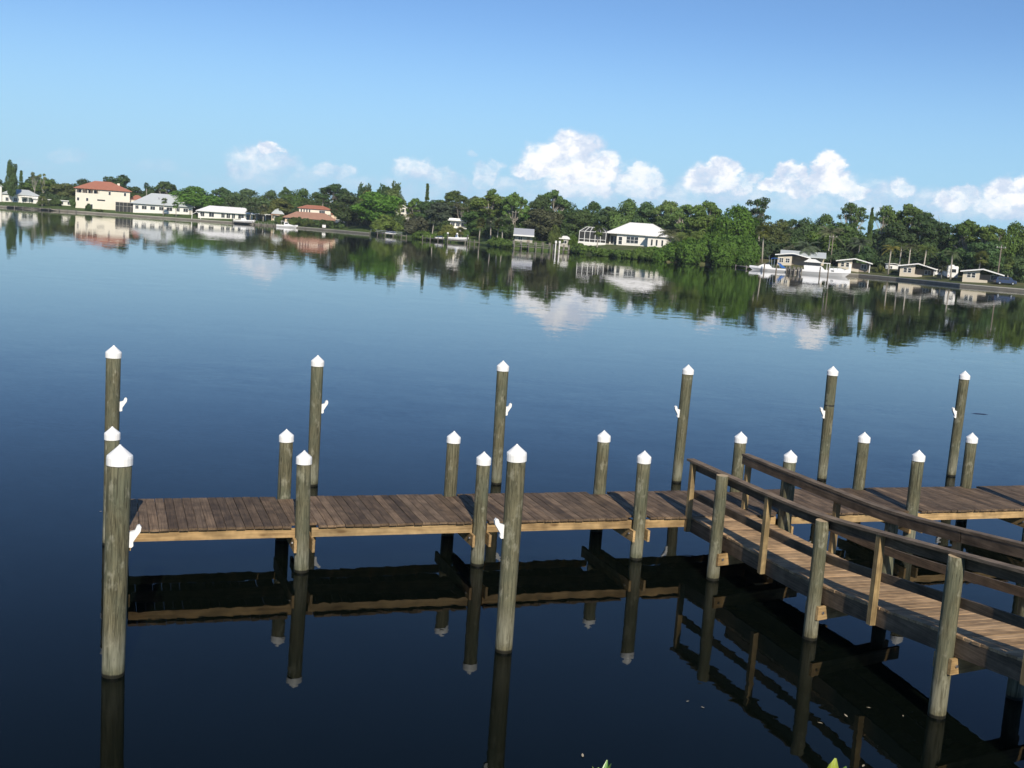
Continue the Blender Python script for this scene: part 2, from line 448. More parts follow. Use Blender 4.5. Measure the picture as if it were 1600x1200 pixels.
# ------------------------------------------------------------------ the setting: water, land
SHORE = [(-330.0, 455.0), (-190.0, 440.0), (-155.0, 450.0), (-132.0, 450.0), (-105.0, 446.0), (-87.0, 440.0), (-71.0, 427.0), (-55.0, 408.0), (-40.0, 383.0), (-31.0, 368.0), (-23.0, 360.0), (-14.0, 352.0), (-8.5, 335.0), (-4.5, 326.0), (4.8, 330.0), (14.0, 335.0), (16.5, 318.0), (28.5, 296.0), (37.0, 288.0), (48.0, 288.0), (57.0, 290.0), (58.0, 276.0), (64.0, 266.0), (73.0, 268.0), (83.0, 278.0), (89.0, 268.0), (92.6, 258.0), (96.0, 247.0), (102.0, 241.0), (106.0, 238.0), (124.0, 226.0)]          # waterline of the far shore, left to right
me = bpy.data.meshes.new('water')
S = 9000
me.from_pydata([(-S, -S, 0), (S, -S, 0), (S, S, 0), (-S, S, 0)], [], [(0, 1, 2, 3)])
me.materials.append(M['water'])
tag(put('water', me), kind='structure')
GZ = [[0.0, 3.0, 8.0, 14.0, 22.0, 60.0, 200.0, 4000.0], [0.56, 0.8, 1.1, 1.7, 2.3, 3.0, 3.6, 4.0]]                # metres behind the waterline, height of the land


def ground_z(dep):
    return float(np.interp(dep, GZ[0], GZ[1]))


def build_land():
    pts = [(-2500, 900), (-900, 560)] + SHORE + [(170, 205), (260, 170), (420, 60), (900, -200)]
    deps = [-0.3, 0.0, 1.5, 4, 8, 14, 22, 40, 60, 200, 900, 4000]
    vs, fs = [], []
    for d in deps:
        for x, y in pts:
            r = math.hypot(x, y); k = (r + d) / r
            z = -1.5 if d < 0 else (0.40 if d == 0 else ground_z(d))
            if d > 4:
                z += 0.25 * math.sin(x * 0.11 + d) * math.sin(y * 0.07 + d * 0.3)
            side = x / y if y > 50 else 9
            mound = max(0, min(1, (side - .04) / .02)) * max(0, min(1, (.165 - side) / .02)) * max(0, min(1, (d - 2) / 8)) * (1 if d < 70 else 0)
            vs.append((x * k, y * k, z + 0.75 * mound))
    n = len(pts)
    for i in range(len(deps) - 1):
        for j in range(n - 1):
            fs.append((i * n + j, i * n + j + 1, (i + 1) * n + j + 1, (i + 1) * n + j))
    me = bpy.data.meshes.new('far_bank'); me.from_pydata(vs, [], fs); me.materials.append(M['ground'])
    tag(put('far_bank', me), kind='structure')
    # the near bank, below and behind the viewer
    nb = MB()
    nb.add([(-60, 5.6, -1.5), (90, 5.6, -1.5), (90, 5.9, 0.9), (-60, 5.9, 0.9), (-60, -60, 1.6), (90, -60, 1.6)], [(0, 1, 2, 3), (3, 2, 5, 4)])
    tag(nb.build('near_bank', M['ground']), kind='structure')


build_land()


def seawall(a, b, label):
    pts = SHORE[a:b]
    t = thing('seawall', label, 'seawall', (0, 0, 0))
    face, cap = MB(), MB()
    n = len(pts)
    def off(p, d):
        r = math.hypot(*p); return (p[0] * (r + d) / r, p[1] * (r + d) / r)
    for mb, prof in ((face, [(-0.45, -1.2), (-0.45, 0.42), (0.5, 0.42), (0.5, -1.2)]), (cap, [(-0.55, 0.423), (-0.55, 0.62), (0.7, 0.62), (0.7, 0.423)])):
        vs = [(*off(p, d), z) for p in pts for d, z in prof]
        fs = [(i * 4 + k, i * 4 + (k + 1) % 4, (i + 1) * 4 + (k + 1) % 4, (i + 1) * 4 + k) for i in range(n - 1) for k in range(4)]
        fs += [(0, 1, 2, 3), tuple((n - 1) * 4 + k for k in (3, 2, 1, 0))]
        mb.add(vs, fs)
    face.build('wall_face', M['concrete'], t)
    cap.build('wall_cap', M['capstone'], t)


seawall(0, 8, 'long low concrete seawall along the left half of the far shore')
seawall(21, len(SHORE), 'low concrete seawall below the three small cottages on the right shore')

# thin summer haze over the bay
hz = MB(); hz.box(-9100, 9100, -9100, 9100, -4.0, 27.0)
hm = bpy.data.materials.new('haze'); hm.use_nodes = True
hn = hm.node_tree; hn.nodes.clear()
pv = hn.nodes.new('ShaderNodeVolumePrincipled'); ho = hn.nodes.new('ShaderNodeOutputMaterial')
pv.inputs['Color'].default_value = (0.78, 0.88, 1.0, 1); pv.inputs['Density'].default_value = 0.00012; pv.inputs['Anisotropy'].default_value = 0.0
hn.links.new(pv.outputs[0], ho.inputs['Volume'])
tag(hz.build('haze', hm), kind='stuff')

# ------------------------------------------------------------------ the dock
DO = Vector((-6.115, 16.906, 0.0))                      # water level under the front left corner pile
DA = 0.34893                              # dock heading
SP = 3.05                              # pile spacing
DECK = 0.79                            # top of the dock boards
DW = 1.90


def dk(t, q, z=0.0):
    c, s = math.cos(DA), math.sin(DA)
    return (DO.x + c * t - s * q, DO.y + s * t + c * q, z)


def pile_mesh(h, r0, r1, n=18, seed=0):
    rr = random.Random(seed)
    ks = [-3.0, -0.5, 0.0, 0.3, 0.7, 1.1, 1.5, 1.9, 2.3, 2.7, 3.1]
    zs = [z for z in ks if z < h - 0.1] + [h]
    mb = MB(); vs = []
    ph = [rr.uniform(0, 6.28) for _ in range(4)]
    for z in zs:
        f = max(0.0, min(1.0, (z + 0.5) / (h + 0.5)))
        r = r0 + (r1 - r0) * f
        for k in range(n):
            a = 2 * math.pi * k / n
            w = 1 + 0.025 * math.sin(2 * a + ph[0] + z * 0.7) + 0.018 * math.sin(3 * a + ph[1] - z * 1.3) + 0.012 * math.sin(5 * a + ph[2] + z * 2)
            vs.append((r * w * math.cos(a), r * w * math.sin(a), z))
    m_ = len(zs)
    fs = [(i * n + k, i * n + (k + 1) % n, (i + 1) * n + (k + 1) % n, (i + 1) * n + k) for i in range(m_ - 1) for k in range(n)]
    fs.append(tuple(range((m_ - 1) * n, m_ * n)))
    mb.add(vs, fs)
    me = mb.mesh('piling', smooth=True)
    me.polygons[len(me.polygons) - 1].use_smooth = False
    me.materials.append(M['pile']); me.materials.append(M['endgrain'])
    return me


def cap_mesh(r, hc, sk=0.10):
    """moulded conical pile cap with a short skirt and a rounded point"""
    n = 20; prof = [(r * 0.93, -sk), (r * 1.045, -sk), (r * 1.05, -0.012), (r * 1.02, 0.012), (r * 0.12, hc - 0.012), (0.012, hc)]
    mb = MB(); vs = [(p * math.cos(2 * math.pi * k / n), p * math.sin(2 * math.pi * k / n), z) for p, z in prof for k in range(n)]
    fs = [(i * n + k, i * n + (k + 1) % n, (i + 1) * n + (k + 1) % n, (i + 1) * n + k) for i in range(len(prof) - 1) for k in range(n)]
    fs.append(tuple(range((len(prof) - 1) * n, len(prof) * n)))
    mb.add(vs, fs)
    me = mb.mesh('cap', smooth=False); me.materials.append(M['whiteplastic'])
    return me


def cleat_mesh():
    """white pile cleat: a foot against the pile and a horn leaning outwards"""
    P = [(0.0, -0.14), (0.045, -0.14), (0.062, -0.122), (0.058, -0.07), (0.095, -0.01), (0.142, 0.06), (0.150, 0.115), (0.128, 0.145), (0.098, 0.13), (0.075, 0.07), (0.0, 0.05)]
    mb = MB(); mb.prism(P, -0.028, 0.028)
    me = mb.mesh('cleat'); me.materials.append(M['whiteplastic'])
    return me


CLEAT = cleat_mesh()


def pile_with_cap(parent, name, loc, tip, r0, r1, seed, lean=(0, 0)):
    hc = 1.02 * r1
    top = tip - hc
    o = put(name, pile_mesh(top, r0, r1, seed=seed), parent, loc, (lean[0], lean[1], 0))
    c = put('cap', cap_mesh(r1 + 0.006, hc), o, (0, 0, top + 0.004), (random.uniform(-.03, .03), random.uniform(-.03, .03), random.uniform(0, 6)))
    return o, c, top


# T shaped dock: boards, stringers, cross beams and the capped piles bolted to it
dock = thing('dock', 'brown boarded T dock on white capped piles reaching across the water', 'dock', dk(0, 0), DA)
ts = 0.34
BW, GAP = 0.140, 0.007
t = ts
plank_meshes = []
for i in range(5):
    mb = MB(); mb.cbox(-0.03, DW + 0.02, -BW / 2, BW / 2, -0.038, 0.0); me = mb.mesh('plank'); me.materials.append(M['plank']); plank_meshes.append(me)
notch = MB(); notch.cbox(0.128, DW - 0.175, -BW / 2, BW / 2, -0.038, 0.0); notch = notch.mesh('plank'); notch.materials.append(M['plank'])
k = 0
while t < 25.0:
    tc = t + BW / 2
    near = abs(tc / SP - round(tc / SP)) * SP
    me = notch if near < 0.175 else plank_meshes[k % 5]
    o = put('plank', me, dock, (tc, -0.02 + (random.uniform(-0.012, 0.012)), DECK + random.uniform(-0.003, 0.003)), (random.uniform(-0.004, 0.004), 0, math.pi / 2 + random.uniform(-0.003, 0.003)))
    t += BW + GAP + random.uniform(-0.001, 0.003)
    k += 1
for bay in range(8):
    a, b = bay * SP + (0.35 if bay == 0 else 0.135), (bay + 1) * SP - 0.135
    for q in (0.03, DW - 0.06):
        if q < 1 and bay == 3:
            segs = [(a, 10.10), (11.60, b)]
        else:
            segs = [(a, b)]
        for u, w in segs:
            mb = MB(); mb.cbox(-(w - u) / 2, (w - u) / 2, -0.021, 0.021, -0.075, 0.075)
            mb.build('stringer', M['newwood'], dock, loc=((u + w) / 2, q, 0.652))
    mb = MB(); mb.box(a, b, 0.90, 0.945, 0.55, 0.735); mb.build('stringer', M['railwood'], dock)
for kk in range(9):
    for s in ((1,) if kk == 0 else (-1, 1)):
        mb = MB(); mb.cbox(-0.16 if kk else 0.25, 2.06, -0.022, 0.022, -0.105, 0.105)
        o = mb.build('cross_beam', M['newwood'], dock, loc=((kk * SP if kk else .2) + s * 0.148, 0, 0.468))
        o.rotation_euler = (0, 0, math.pi / 2)
        if kk == 0:
            continue
        bo = MB(); bo.tube([(0, 0, 0), (0, 0, 0.02)], 0.02, 8)
        bo_ = bo.build('bolt', M['bolt'], o, loc=(0.0, -0.022 * s, 0.02)); bo_.rotation_euler = (R(90) * s, 0, 0)
TIP = {'n': [(0.2, 0.0, 0.0, 0.0, 0), (-0.01, 0.0, 0.003, 0.0, -0.0181), (-0.006, 0.0, -0.022, 0.0, -0.0033), (0.009, 0.0, -0.009, 0.0, -0.0048), (0.04, 0.0, -0.002, 0.0, 0), (-0.023, 0.0, -0.002, 0.0, 0), (0.0, 0.0, 0.0, 0.0, 0), (0.0, 0.0, 0.0, 0.0, 0), (0.0, 0.0, 0.0, 0.0, 0)], 'm': [(0.066, 0.0, 0.025, 0.0, 0), (-0.059, 0.0, -0.006, 0.0, 0), (0.003, 0.0, -0.026, 0.0, 0), (0.037, 0.0, 0.004, 0.0, 0), (0.076, 0.0, -0.01, 0.0, 0), (0.074, 0.0, -0.005, 0.0, 0), (-0.086, 0.0, -0.005, 0.0, 0), (0.0, 0.0, 0.0, 0.0, 0), (0.0, 0.0, 0.0, 0.0, 0)]}
for kk in range(9):
    pile_with_cap(dock, 'piling', (kk * SP + TIP['n'][kk][0], TIP['n'][kk][1], 0), 2.03 + TIP['n'][kk][2], 0.120, 0.118, 40 + kk, TIP['n'][kk][3:])
    pile_with_cap(dock, 'piling', (kk * SP + TIP['m'][kk][0], DW - 0.03 + TIP['m'][kk][1], 0), 2.03 + TIP['m'][kk][2], 0.122, 0.120, 60 + kk, TIP['m'][kk][3:])

# mooring piles standing free in the water
MOOR = [
    (0.079, 5.95, 2.943, 0.145, 1, 1.74, 0, 0.0, 'tall capped pile farthest left beyond the dock, directly behind the left end', 'tall mooring piles in a row beyond the dock'),
    (4.216, 5.949, 2.857, 0.128, 1, 1.74, -0.0026, 0.0, 'tall capped pile behind the dock, standing just right of the second short pile', 'tall mooring piles in a row beyond the dock'),
    (8.436, 5.891, 2.856, 0.128, 1, 1.74, -0.0123, 0.0, 'tall capped pile beyond the dock, standing just behind the two tall front piles', 'tall mooring piles in a row beyond the dock'),
    (13.069, 5.856, 2.886, 0.128, -1, 1.74, 0.0152, 0.0, 'tall capped pile standing right behind the start of the walkway handrail', 'tall mooring piles in a row beyond the dock'),
    (17.314, 5.951, 2.937, 0.128, -1, 1.74, -0.0071, 0.0, 'tall pile with a dark ring round its shaft beyond the handrails', 'tall mooring piles in a row beyond the dock'),
    (21.632, 6.189, 2.886, 0.128, -1, 1.74, 0.0162, 0.0, 'rightmost tall capped pile beyond the dock, white cleat on its left side', 'tall mooring piles in a row beyond the dock'),
    (0.105, -3.838, 2.92, 0.142, 1, 1.78, 0.0085, 0.0, 'thickest tall pile in the left foreground with a white cleat', 'tall mooring piles in front of the dock'),
    (5.247, -3.886, 2.942, 0.126, -1, 1.77, -0.0054, 0.0, 'tall pile in front of the middle of the dock, white cleat on its left', 'tall mooring piles in front of the dock')]
for t_, q_, tip, r, side, zc, lt, lq, lab, grp in MOOR:
    g = thing('mooring_pile', lab, 'mooring pile', dk(t_, q_), DA, grp)
    o, c, top = pile_with_cap(g, 'pole', (0, 0, 0), tip, r * 0.93, r * 1.01, int(t_ * 10) + 7, (lq, lt))
    if 'dark ring' in lab:
        rg = MB(); rg.tube([(0, 0, 1.92), (0, 0, 1.955)], r * 1.0, 18, cap=True); rg.build('ring', M['black'], o)
    if side:
        cl = put('cleat', CLEAT, o, (side * (r * 0.97 - 0.012), 0, zc), (0, 0, 0 if side > 0 else math.pi))

# ------------------------------------------------------------------ walkway from the dock to the near bank
walk = thing('walkway', 'tan boarded walkway with brown handrails sloping up from the dock', 'walkway', dk(0, 0), DA)
WL, WR = 10.20, 11.56                   # left and right edge of its boards
QEND = -17.2


def wz(q):
    """level near the dock, then climbing to the bank"""
    s = 0.108
    x = -q - 3.9
    return 0.77 + s * 0.5 * (x + math.sqrt(x * x + 0.55))


q = -0.035
i = 0
wp = []
for _ in range(4):
    mb = MB(); mb.cbox(-(WR - WL) / 2, (WR - WL) / 2, -0.07, 0.07, -0.036, 0.0); me = mb.mesh('plank'); me.materials.append(M['walk']); wp.append(me)
while q > QEND:
    qc = q - 0.07
    sl = math.atan((wz(qc - 0.05) - wz(qc + 0.05)) / -0.1)
    put('plank', wp[i % 4], walk, ((WL + WR) / 2 + random.uniform(-0.008, 0.008), qc, wz(qc) + random.uniform(-0.002, 0.002)), (sl, 0, random.uniform(-0.003, 0.003)))
    q -= 0.147 + random.uniform(0, 0.002); i += 1


def run(name, t_, w, zoff, h, qa, qb, m, parent, step=0.7, overlap=0.0):
    """a timber following the slope of the walkway, t_ its centre, w its width, zoff its centre height over the boards"""
    qs = np.linspace(qa, qb, max(2, int(abs(qa - qb) / step) + 1)); vs = []
    L = abs(qa - qb)
    for q_ in qs:
        z = wz(q_) + zoff
        for a, b in ((-w / 2, -h / 2), (w / 2, -h / 2), (w / 2, h / 2), (-w / 2, h / 2)):
            vs.append((-(q_ - qs[0]), a, z + b))      # local x along the run
    n = len(qs)
    fs = [(j * 4 + k_, j * 4 + (k_ + 1) % 4, (j + 1) * 4 + (k_ + 1) % 4, (j + 1) * 4 + k_) for j in range(n - 1) for k_ in range(4)]
    fs += [(0, 1, 2, 3), tuple((n - 1) * 4 + k_ for k_ in (3, 2, 1, 0))]
    mb = MB(); mb.add(vs, fs)
    o = mb.build(name, m, parent, loc=(t_, qa, 0)); o.rotation_euler = (0, 0, -math.pi / 2)
    return o


POST_Q = {0: [-0.03, -2.58, -5.42, -8.25, -11.1, -14.0], 1: [0.42, -2.42, -5.28, -8.2, -11.1, -14.0]}
joints = [0.1, -5.42, -11.1, -16.8]
for s, tl in ((0, 10.15), (1, 11.61)):
    inner = 1 if s == 0 else -1
    for j in range(3):
        qa, qb = joints[j] + (0.45 if s == 1 and j == 0 else (0.03 if j == 0 else 0.0)) - (0.0 if j == 0 else 0.002), joints[j + 1] + 0.002
        run('rail_cap', tl + 0.02 * inner, 0.150, 1.055, 0.040, qa, qb, M['railwood'], walk, 0.5)
        run('rail_board', tl + (0.068 * inner), 0.038, 0.955, 0.150, qa - 0.02, qb, M['darkwood'], walk, 0.5)
        run('mid_rail', tl + (0.068 * inner), 0.038, 0.425, 0.13, qa - 0.02 - (0.03 if j == 0 else 0), qb, M['darkwood'], walk, 0.5)
    for q_ in POST_Q[s]:
        zt = wz(q_) + 1.033
        zb = wz(q_) - 0.27 if q_ < 0.2 else DECK + 0.002
        mb = MB(); mb.cbox(-0.046, 0.046, -0.044, 0.044, zb, zt, 0.002)
        mb.build('rail_post', M['postwood'], walk, loc=(tl, q_, 0))
for t_ in (WL + 0.025, (WL + WR) / 2, WR - 0.025):
    run('stringer', t_, 0.045, -0.038 - 0.121, 0.24, -0.06, -16.9, M['darkwood'], walk, 0.5)
WP = [(10.016, -1.305, 1.864, 11.66, -0.9), (10.071, -4.174, 1.845, 11.66, -3.78), (10.119, -6.937, 2.133, 11.66, -6.65), (10.05, -9.787, 2.4499999999999997, 11.66, -9.5), (10.05, -12.637, 2.75, 11.66, -12.35), (10.05, -15.487, 3.05, 11.66, -15.2)]
for j, (ta, qa, za, tb, qb) in enumerate(WP):
    for (tt, qq, top, sd) in ((ta, qa, za, 5 + j), (tb, qb, wz(qb) + 0.93, 25 + j)):
        mm = pile_mesh(top, 0.112, 0.104, seed=sd)
        mm.polygons[len(mm.polygons) - 1].material_index = 1
        put('piling', mm, walk, (tt, qq, 0))
    zc = wz(qa) - 0.038 - 0.242 - 0.105
    for s in (-1, 1):
        va, vb = Vector((ta - 0.02, qa + s * 0.135, zc)), Vector((tb + 0.30, qb + s * 0.135, zc))
        d = vb - va
        mb = MB(); mb.cbox(0, d.length, -0.024, 0.024, -0.104, 0.104)
        o = mb.build('cross_beam', M['newwood'], walk, loc=va); o.rotation_euler = (0, 0, math.atan2(d.y, d.x))
        if s < 0:
            bo = MB(); bo.tube([(0, 0, 0), (0, 0, 0.022)], 0.022, 8)
            b_ = bo.build('bolt', M['bolt'], o, loc=(0.09, -0.024, 0.01)); b_.rotation_euler = (R(90), 0, 0)

# ------------------------------------------------------------------ trees
LEAFC = {  # species colours
    'dk': (0.083, 0.137, 0.046), 'md': (0.122, 0.189, 0.051), 'br': (0.107, 0.201, 0.034), 'ol': (0.144, 0.177, 0.055), 'gr': (0.128, 0.151, 0.085), 'ye': (0.268, 0.268, 0.061)}


def leaf_cloud(lobes, n, leaf, seed, asp=0.62, up=0.25, inner=0.30, rough=0.22, hang=0.0, cut=-0.42):
    """leaf clumps through the outer part of a set of ellipsoid lobes"""
    g = np.random.default_rng(seed)
    L = np.array([l[:6] for l in lobes], float)
    area = (L[:, 3] * L[:, 4] + L[:, 3] * L[:, 5] + L[:, 4] * L[:, 5])
    idx = g.choice(len(L), size=int(n * 1.9), p=area / area.sum())
    d = g.normal(size=(len(idx), 3)); d /= np.linalg.norm(d, axis=1)[:, None]
    # every lobe gets its own bumps so it breaks up into clumps
    k1 = g.normal(size=(len(L), 5, 3)) * 3.2; ph = g.uniform(0, 6.28, size=(len(L), 5))
    bump = np.sin(np.einsum('nkj,nj->nk', k1[idx], d) + ph[idx]).mean(1)
    rad = 1 - inner * np.abs(g.normal(size=len(idx))) * 0.8 + rough * bump
    P = L[idx, :3] + d * L[idx, 3:6] * rad[:, None]
    q = (P[:, None, :] - L[None, :, :3]) / L[None, :, 3:6]
    ins = ((q ** 2).sum(2) < 0.42)
    ins[np.arange(len(idx)), idx] = False
    keep = ~ins.any(1) & (bump > cut) & (P[:, 2] > 0.0)
    P, d = P[keep][:n], d[keep][:n]
    m = len(P)
    nr = d / L[idx][keep][:n, 3:6]; nr /= np.linalg.norm(nr, axis=1)[:, None]
    nr = nr + g.normal(size=(m, 3)) * 0.55 + np.array([0, 0, up]); nr /= np.linalg.norm(nr, axis=1)[:, None]
    a = np.cross(nr, g.normal(size=(m, 3))); a /= np.linalg.norm(a, axis=1)[:, None]
    b = np.cross(nr, a)
    s = leaf * g.uniform(0.55, 1.35, size=(m, 1))
    a, b = a * s, b * s * asp
    V = np.stack([P - a, P + b * 0.9 - a * 0.15, P + a, P - b * 0.9 + a * 0.1], 1).reshape(-1, 3)
    if hang:
        V[:, 2] -= 0
    return V, np.arange(4 * m).reshape(-1, 4)


def mesh_np(name, V, F, m):
    me = bpy.data.meshes.new(name)
    me.from_pydata(V.tolist(), [], F.tolist())
    me.materials.append(m)
    return me


def limbs(lobes, seed, r=0.020, base=0.0, forks=0.30, bend=0.05):
    rr = random.Random(seed); mb = MB()
    top = (rr.uniform(-.02, .02), rr.uniform(-.02, .02), forks)
    mb.tube([(0, 0, -0.06), (0.004, 0, 0.05), (top[0] * .6, top[1] * .6, forks * .55), top], [r * 1.3, r * 1.05, r * .9, r * .75], 7)
    for l in lobes:
        c = Vector(l[:3]); st = Vector(top)
        st.z = forks * rr.uniform(0.75, 1.0)
        mid = st.lerp(c, 0.5) + Vector((rr.uniform(-bend, bend), rr.uniform(-bend, bend), -0.03))
        mb.tube([st, mid, c], [r * .6, r * .42, r * .16], 5, cap=False)
        for _ in range(2):
            e = c + Vector((rr.uniform(-1, 1) * l[3], rr.uniform(-1, 1) * l[4], rr.uniform(0, .8) * l[5])) * 0.8
            mb.tube([mid, mid.lerp(e, .55) + Vector((0, 0, .01)), e], [r * .32, r * .22, r * .08], 4, cap=False)
    return mb


def lobes_for(kind, seed):
    rr = random.Random(seed); u = rr.uniform; L = []
    if kind == 'dome':
        L.append((0, 0, .52, .40, .40, .40))
        for k in range(9):
            a = k * 2.4 + u(-.3, .3); d = u(.22, .36)
            L.append((d * math.cos(a), d * math.sin(a), u(.30, .72), u(.14, .22), u(.14, .22), u(.13, .21)))
        L.append((u(-.1, .1), u(-.1, .1), .84, .17, .17, .13))
    elif kind == 'round':
        for k in range(10):
            a = k * 2.4 + u(-.4, .4); z = .28 + .62 * (k / 9); d = .30 * math.sin(math.pi * min(.9, (z - .1) / .95)) * u(.6, 1.1)
            L.append((d * math.cos(a), d * math.sin(a), z, u(.17, .26), u(.17, .26), u(.11, .17)))
        L.append((0, 0, .55, .26, .26, .30))
    elif kind == 'bush':
        for k in range(12):
            a = k * 2.4 + u(-.4, .4); d = u(.05, .36)
            L.append((d * math.cos(a), d * math.sin(a), u(.15, .72) * (1 - d), u(.16, .26), u(.16, .26), u(.16, .26)))
    elif kind == 'umbrella':
        for k in range(22):
            a = k * 2.4 + u(-.5, .5); d = .44 * math.sqrt((k + .4) / 22)
            w_ = u(.09, .17)
            L.append((d * math.cos(a), d * math.sin(a), .95 - 1.15 * d * d - u(0, .10) - (.15 if k % 4 == 3 else 0), w_, w_ * u(.8, 1.2), u(.045, .075)))
        for k in range(7):
            a = u(0, 6.28); d = u(.12, .40)
            L.append((d * math.cos(a), d * math.sin(a), u(.36, .66), u(.09, .15), u(.09, .15), u(.04, .07)))
    elif kind == 'open':
        for k in range(30):
            a = k * 2.4 + u(-.6, .6); d = u(.03, .42)
            w_ = u(.09, .16)
            L.append((d * math.cos(a), d * math.sin(a), u(.52, .95) - .6 * d * d, w_, w_ * u(.7, 1.3), u(.03, .055)))
    elif kind == 'sparse':
        for k in range(7):
            a = k * 2.4 + u(-.5, .5); d = u(.08, .36)
            L.append((d * math.cos(a), d * math.sin(a), u(.45, .96), u(.09, .16), u(.09, .16), u(.04, .07)))
    return L


def plume_cloud(kind, seed):
    """feathery pine, layered spire or cypress"""
    g = np.random.default_rng(seed); V, F = [], []
    def blade(p, q, w):
        p, q = np.array(p), np.array(q); d = q - p
        a = np.cross(d, g.normal(size=3)); a = a / (np.linalg.norm(a) + 1e-9) * w
        o = len(V); V.extend([p, (p + q) / 2 + a, q, (p + q) / 2 - a]); F.append([o, o + 1, o + 2, o + 3])
    if kind == 'norfolk':
        for i in range(19):
            z = .14 + .84 * i / 18 + g.uniform(-.012, .012); R_ = (.50 * (1 - (i / 18.6) ** 1.25) + .03) * g.uniform(.75, 1.1)
            for k in range(8):
                a = k * .785 + i * .4 + g.uniform(-.15, .15); R2 = R_ * g.uniform(.75, 1.05)
                for j in range(7):
                    f = (j + .6) / 7; c = np.array([math.cos(a) * R2 * f, math.sin(a) * R2 * f, z + .018 * f])
                    for _ in range(3):
                        blade(c + g.normal(size=3) * (.02, .02, .006), c + g.normal(size=3) * (.07, .07, .012) + np.array([math.cos(a) * .05, math.sin(a) * .05, .008]), .028)
    elif kind == 'cypress':
        for i in range(1500):
            z = g.uniform(.04, 1); r = .5 * (1 - z) ** .6 * g.uniform(.5, 1); a = g.uniform(0, 6.28)
            c = np.array([r * math.cos(a), r * math.sin(a), z]); blade(c, c + g.normal(size=3) * (.10, .10, .01) + np.array([0, 0, .035]), .05)
    else:
        tops = [(g.uniform(-.34, .34), g.uniform(-.34, .34), g.uniform(.70, .96)) for _ in range(10)] + [(0, 0, 1.0)]
        for x, y, h in tops:
            for i in range(330):
                f = g.uniform(.10, 1); r = .24 * (1 - f) ** .5 * g.uniform(.2, 1) + .012; a = g.uniform(0, 6.28)
                c = np.array([x * f ** .4 + r * math.cos(a), y * f ** .4 + r * math.sin(a), .08 + (h - .08) * f])
                blade(c, c + np.array([math.cos(a) * .06, math.sin(a) * .06, .035]) + g.normal(size=3) * (.05, .05, .015), .026)
    return np.array(V), np.array(F)


PROTO = {}


def proto(kind, var):
    key = (kind, var)
    if key in PROTO:
        return PROTO[key]
    seed = sum(map(ord, kind)) * 7 + var * 31
    if kind in ('plume', 'norfolk', 'cypress'):
        V, F = plume_cloud(kind, seed)
        mb = MB(); mb.tube([(0, 0, -.05), (0, 0, .5), (0, 0, .93)], [.035, .022, .006], 6)
    elif kind == 'bare':
        rr = random.Random(seed); mb = MB(); V = F = None
        mb.tube([(0, 0, -.05), (0.02, 0, .35), (0, .02, .6)], [.03, .024, .016], 6)
        for k in range(14):
            a = rr.uniform(0, 6.28); z = rr.uniform(.35, .65); L = rr.uniform(.25, .5)
            p = Vector((0.01, 0, z)); m_ = p + Vector((math.cos(a) * L * .7, math.sin(a) * L * .7, .16)); e = m_ + Vector((math.cos(a + .6) * L * .35, math.sin(a + .6) * L * .35, rr.uniform(.05, .2)))
            mb.tube([p, m_, e], [.012, .008, .003], 5, cap=False)
            for _ in range(3):
                mb.tube([m_, m_ + Vector((rr.uniform(-.15, .15), rr.uniform(-.15, .15), rr.uniform(.05, .2)))], [.006, .002], 4, cap=False)
    else:
        L = lobes_for(kind, seed)
        n, leaf = {'dome': (8200, .026), 'round': (7200, .030), 'bush': (6000, .036), 'umbrella': (8200, .024), 'open': (5200, .020), 'sparse': (1500, .026)}[kind]
        V, F = leaf_cloud(L, n, leaf, seed, inner=.50 if kind in ('umbrella', 'open', 'sparse') else .30, rough=.38 if kind in ('umbrella', 'open', 'sparse') else .30, cut={'open': -.12, 'umbrella': -.25}.get(kind, -.42))
        fk = {'dome': .22, 'round': .2, 'bush': .1, 'umbrella': .42, 'open': .42, 'sparse': .42}[kind]
        mb = limbs(L, seed, .022 if kind not in ('open', 'sparse') else .019, forks=fk)
    bark = M['palebark'] if kind in ('open', 'sparse', 'bare', 'umbrella') else M['bark']
    tm = mb.mesh('trunk', smooth=True); tm.materials.append(bark)
    cm = mesh_np('crown', V, F, M['leaf']) if V is not None else None
    PROTO[key] = (tm, cm)
    return PROTO[key]


